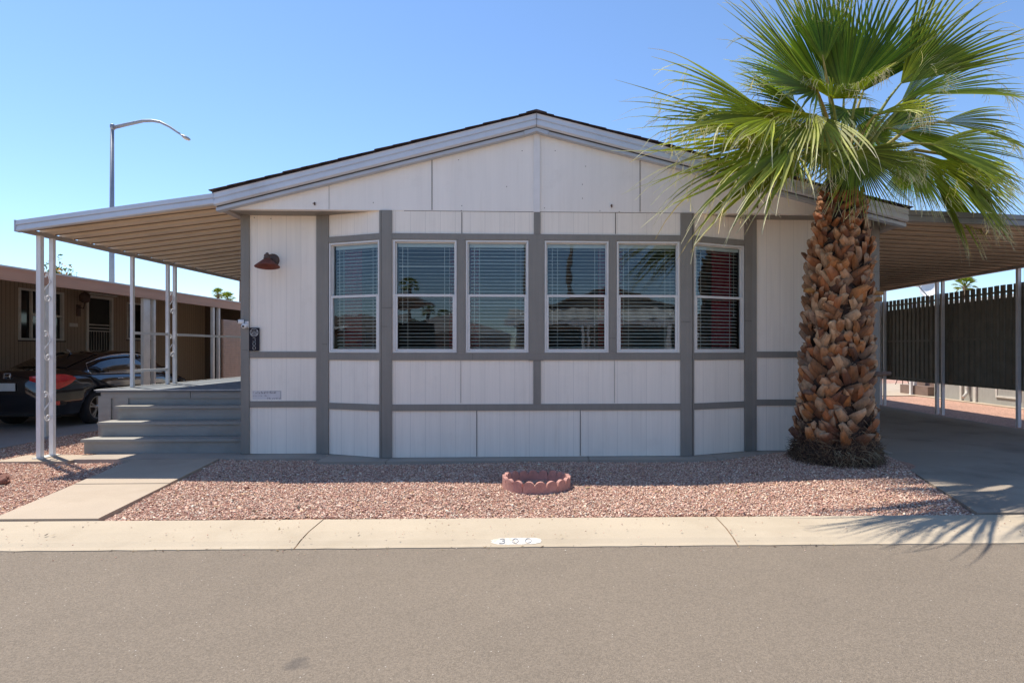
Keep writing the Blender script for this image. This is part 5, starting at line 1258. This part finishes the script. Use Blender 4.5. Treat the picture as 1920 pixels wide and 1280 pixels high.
# ================================================================== RIGHT NEIGHBOUR, beyond the screen
rn = thing('grey_neighbour_home', (13, 16, 0), 'grey-sided home glimpsed under the dark screen, with a white-framed hatch in its wall', 'mobile home')
WN = Wall((12.15, 14.5), (12.75, 19.2))
pA, pB = onZ(1791, 747, .03), onZ(1925, 766.5, .03)
mb = MB(); xw = (pA.x+pB.x)/2
xw = 12.45
mb.box(xw, xw+.1, 9, 18.6, .05, 2.9); mb.box(xw+.1, 16, 18.5, 18.6, .05, 2.9); mb.build('wall', M['greywall'], rn)
mb = MB(); mb.box(xw-.35, 16.2, 8.9, 18.9, 2.9, 3.0); mb.build('roof', M['nwhite'], rn)
def RX(px, py): p = onX(px, py, xw); return p.y, p.z
y0, zt_ = RX(1868, 733); y1, zb_ = RX(1915, 752)
ya, yb = min(y0, y1), max(y0, y1)
mb = MB(); zt_, zb_ = .60, .25
mb.box(xw-.03, xw-.001, ya, yb, zt_-.05, zt_); mb.box(xw-.03, xw-.001, ya, yb, zb_, zb_+.05); mb.box(xw-.03, xw-.001, ya, ya+.06, zb_+.05, zt_-.05); mb.box(xw-.03, xw-.001, yb-.06, yb, zb_+.05, zt_-.05); h_ = mb.build('crawl_hatch', M['nwhite'], rn)
mb = MB(); mb.box(xw-.012, xw-.002, ya+.06, yb-.06, zb_+.05, zt_-.05); mb.build('hatch_panel', M['greywall'], h_)
def RXY(px): return onX(px, 655, xw-.06).y
y_ = RXY(1813); mb = MB(); mb.tube([(xw-.06,y_,2.9),(xw-.06,y_,.4),(xw-.08,y_-.02,.28),(xw-.25,y_-.1,.16)], .045, 8); mb.build('downspout', M['nwhite'], rn)
y_ = RXY(1800); mb = MB(); mb.box(xw-.05, xw-.001, y_-.04, y_+.04, .05, 2.9); y_ = RXY(1826); mb.box(xw-.05, xw-.001, y_-.05, y_+.05, .05, 2.9); mb.build('corner_board', M['nwhite'], rn)
mb = MB(); mb.box(xw-.02, xw+1.2, 18.9, 20.4, .05, .35); mb.box(xw+.3, xw+1.2, 19.0, 20.3, .35, .62); tag(mb.build('entry_steps', M['mauve'], None, org=(xw+.6, 19.6, .05)), 'small mauve-brown block of steps seen under the screen, beside the grey home', 'steps')
mb = MB(); mb.box(xw-.25, xw+6, 8, 26, -.02, .05); mb.box(9.9, xw+6, 19.2, 26, -.02, .046); struct('neighbour_path', mb, M['walk'])
for i, px in enumerate((1708, 1715.5)):
    p = onZ(px, 739, .05); mb = MB(); mb.box(p.x-.035, p.x+.035, p.y-.04, p.y+.04, .04, 3.1); mb.box(p.x-.06, p.x+.06, p.y-.06, p.y+.06, .046, .06)
    tag(mb.build('awning_post', M['post'], None, org=(p.x, p.y, .05)), ('left' if i == 0 else 'right')+' one of two close white posts seen under the screen beside the palm trunk', 'post', 'white posts under the screen')
p = onZ(1692, 721, .05); bn = thing('patio_barbecue', (p.x, p.y, .05), 'small black kettle shape in the shade under the screen, near the palm trunk', 'barbecue')
mb = MB(); mb.lathe((p.x,p.y,.35), (0,0,1), [(0,0),(.25,.05),(.33,.2),(.33,.26),(.24,.42),(0,.47)], 16); mb.build('bowl', M['blackplastic'], bn)
mb = MB()
for k in range(3): a_ = 2*math.pi*k/3; mb.tube([(p.x+.15*math.cos(a_),p.y+.15*math.sin(a_),.42),(p.x+.3*math.cos(a_),p.y+.3*math.sin(a_),.05)], .015, 5)
mb.build('leg', M['blackplastic'], bn)
mb = MB(); q = onZ(1726, 725, .05); mb.box(q.x, q.x+1.6, q.y, q.y+.05, .05, .8)
for k in range(12): mb.box(q.x+.1+.12*k, q.x+.13+.12*k, q.y-.02, q.y-.001, .1, .75)
tag(mb.build('white_lattice', M['nwhite'], None, org=(q.x, q.y, .05)), 'short white slatted panel glimpsed under the screen between the posts', 'panel')
# satellite dish on the neighbour roof
t = 19.0; dc = C0+ray(1743, 541.5)*t
ds = thing('satellite_dish', (dc.x, dc.y, dc.z-.5), 'white satellite dish above the dark screen, between the carport posts', 'satellite dish')
ax = Vector((-.75,-.55,.25)).normalized(); rd = 17*t/F_PX
mb = MB(); mb.lathe(dc, ax, [(0,-.09*1),(rd*.5,-.06),(rd*.85,.0),(rd,.04),(rd*.99,.05),(rd*.8,.012),(rd*.4,-.045),(0,-.07)], 26); mb.build('reflector', M['dish'], ds)
mb = MB(); f_ = C0+ray(1722, 536)*(t-.2); mb.tube([dc+Vector((-.02,0,-rd*.95)), f_], .018, 6); mb.tube([dc+Vector((rd*.9,0,-.0)), C0+ray(1742,556)*t], .012, 6); mb.build('arm', M['galv'], ds)
mb = MB(); mb.box(f_.x-.06, f_.x+.05, f_.y-.05, f_.y+.05, f_.z-.03, f_.z+.05); mb.build('feed_horn', M['nwhite'], ds)
mb = MB(); mb.tube([dc-ax*.09, (dc.x+.05,dc.y+.1,dc.z-.3), (dc.x+.05,dc.y+.1,2.95)], .025, 8); mb.build('mast', M['galv'], ds)

# ================================================================== ACROSS THE STREET (seen only as reflections in the panes)
oh = thing('opposite_home', (2.6, -9.5, 0), 'tan home with a corrugated awning across the street, mirrored in the fourth and fifth windows', 'mobile home')
def box_part(name, m, *b, par=oh): mb = MB(); mb.box(*b); return mb.build(name, m, par)
box_part('wall', M['nsiding'], -1.2, 7.5, -20, -11.0, .03, 3.0)
mb = MB(); mb.prism([(-1.6,-20.2,2.95),(-1.6,-10.6,2.95),(2.9,-10.6,4.35),(2.9,-20.2,4.35)], (0,0,.08)); mb.prism([(2.9,-20.2,4.35),(2.9,-10.6,4.35),(8.0,-10.6,2.9),(8.0,-20.2,2.9)], (0,0,.08)); mb.prism([(-1.4,-10.7,2.9),(2.9,-10.7,4.3),(7.8,-10.7,2.9)], (0,-.05,0)); mb.build('roof', M['greybark'], oh)
mb = MB(); n = 60; vs = []
for i in range(n+1):
    x = -1.5+9.6*i/n; h_ = [0,.07,.07,0][i % 4]
    vs += [(x,-10.6,3.35+h_),(x,-8.0,2.75+h_)]
mb.add(vs, [(2*i,2*i+2,2*i+3,2*i+1) for i in range(n)]); mb.build('awning', M['nwhite'], oh)
box_part('awning_fascia', M['post'], -1.6, 8.2, -8.05, -7.99, 2.62, 2.78)
for x in (-.6, 1.6, 1.85, 5.2, 7.9): box_part('post', M['post'], x-.05, x+.05, -8.1, -8.0, .03, 2.62)
box_part('window', M['darkglass'], .2, 1.8, -11.0, -10.98, 1.4, 2.5); box_part('window', M['darkglass'], 3.8, 6.0, -11.0, -10.98, 1.2, 2.5)
for dx, lab in ((-27,'tan home with corrugated awning far left across the street, mirrored low in the first window'),(-45,'farthest left tan home across the street, mirrored at the horizon in the first window'),(19,'tan home with corrugated awning right across the street, mirrored in the sixth window'),(34,'farthest right tan home across the street, mirrored at the horizon in the sixth window')):
    c_ = copy_tree(oh); c_.location.x += dx; c_['label'] = lab
o2 = thing('opposite_carport', (-9, -9, 0), 'pale sloped carport with a lattice rail across the street, mirrored in the first window', 'carport')
mb = MB(); mb.prism([(-15,-14,3.0),(-15,-7.6,3.0),(-5.5,-7.6,3.7),(-5.5,-14,3.7)], (0,0,.12)); mb.build('roof_panel', M['nwhite'], o2)
mb = MB(); mb.box(-15,-5.5,-7.62,-7.56,2.75,3.0); mb.build('fascia', M['nwhite'], o2)
for x in (-14.5,-11,-7.5): mb = MB(); mb.box(x-.06,x+.06,-7.8,-7.68,.03,3.1); mb.build('post', M['post'], o2)
mb = MB()
for k in range(40): mb.bar((-14.5+k*.22,-7.7,1.0),(-14.5+k*.22+.5,-7.7,1.6),.02,.01,up=(0,1,0)); mb.bar((-14.5+k*.22+.5,-7.72,1.0),(-14.5+k*.22,-7.72,1.6),.02,.01,up=(0,1,0))
mb.build('lattice', M['post'], o2)
mb = MB(); mb.box(-15,-5.5,-13.9,-13.8,.03,3.0); mb.build('back_wall', M['ndark'], o2)
o3 = thing('opposite_house', (-5, -22, 0), 'low dark gabled house farther back across the street, mirrored in the second window', 'house')
mb = MB(); mb.box(-9,-2.5,-30,-20,.03,2.7); mb.build('wall', M['nsiding'], o3)
mb = MB(); mb.prism([(-9.4,-19.6,2.6),(-5.7,-19.6,3.7),(-2.1,-19.6,2.6)], (0,-10.6,0)); mb.build('roof', M['nwhite'], o3)
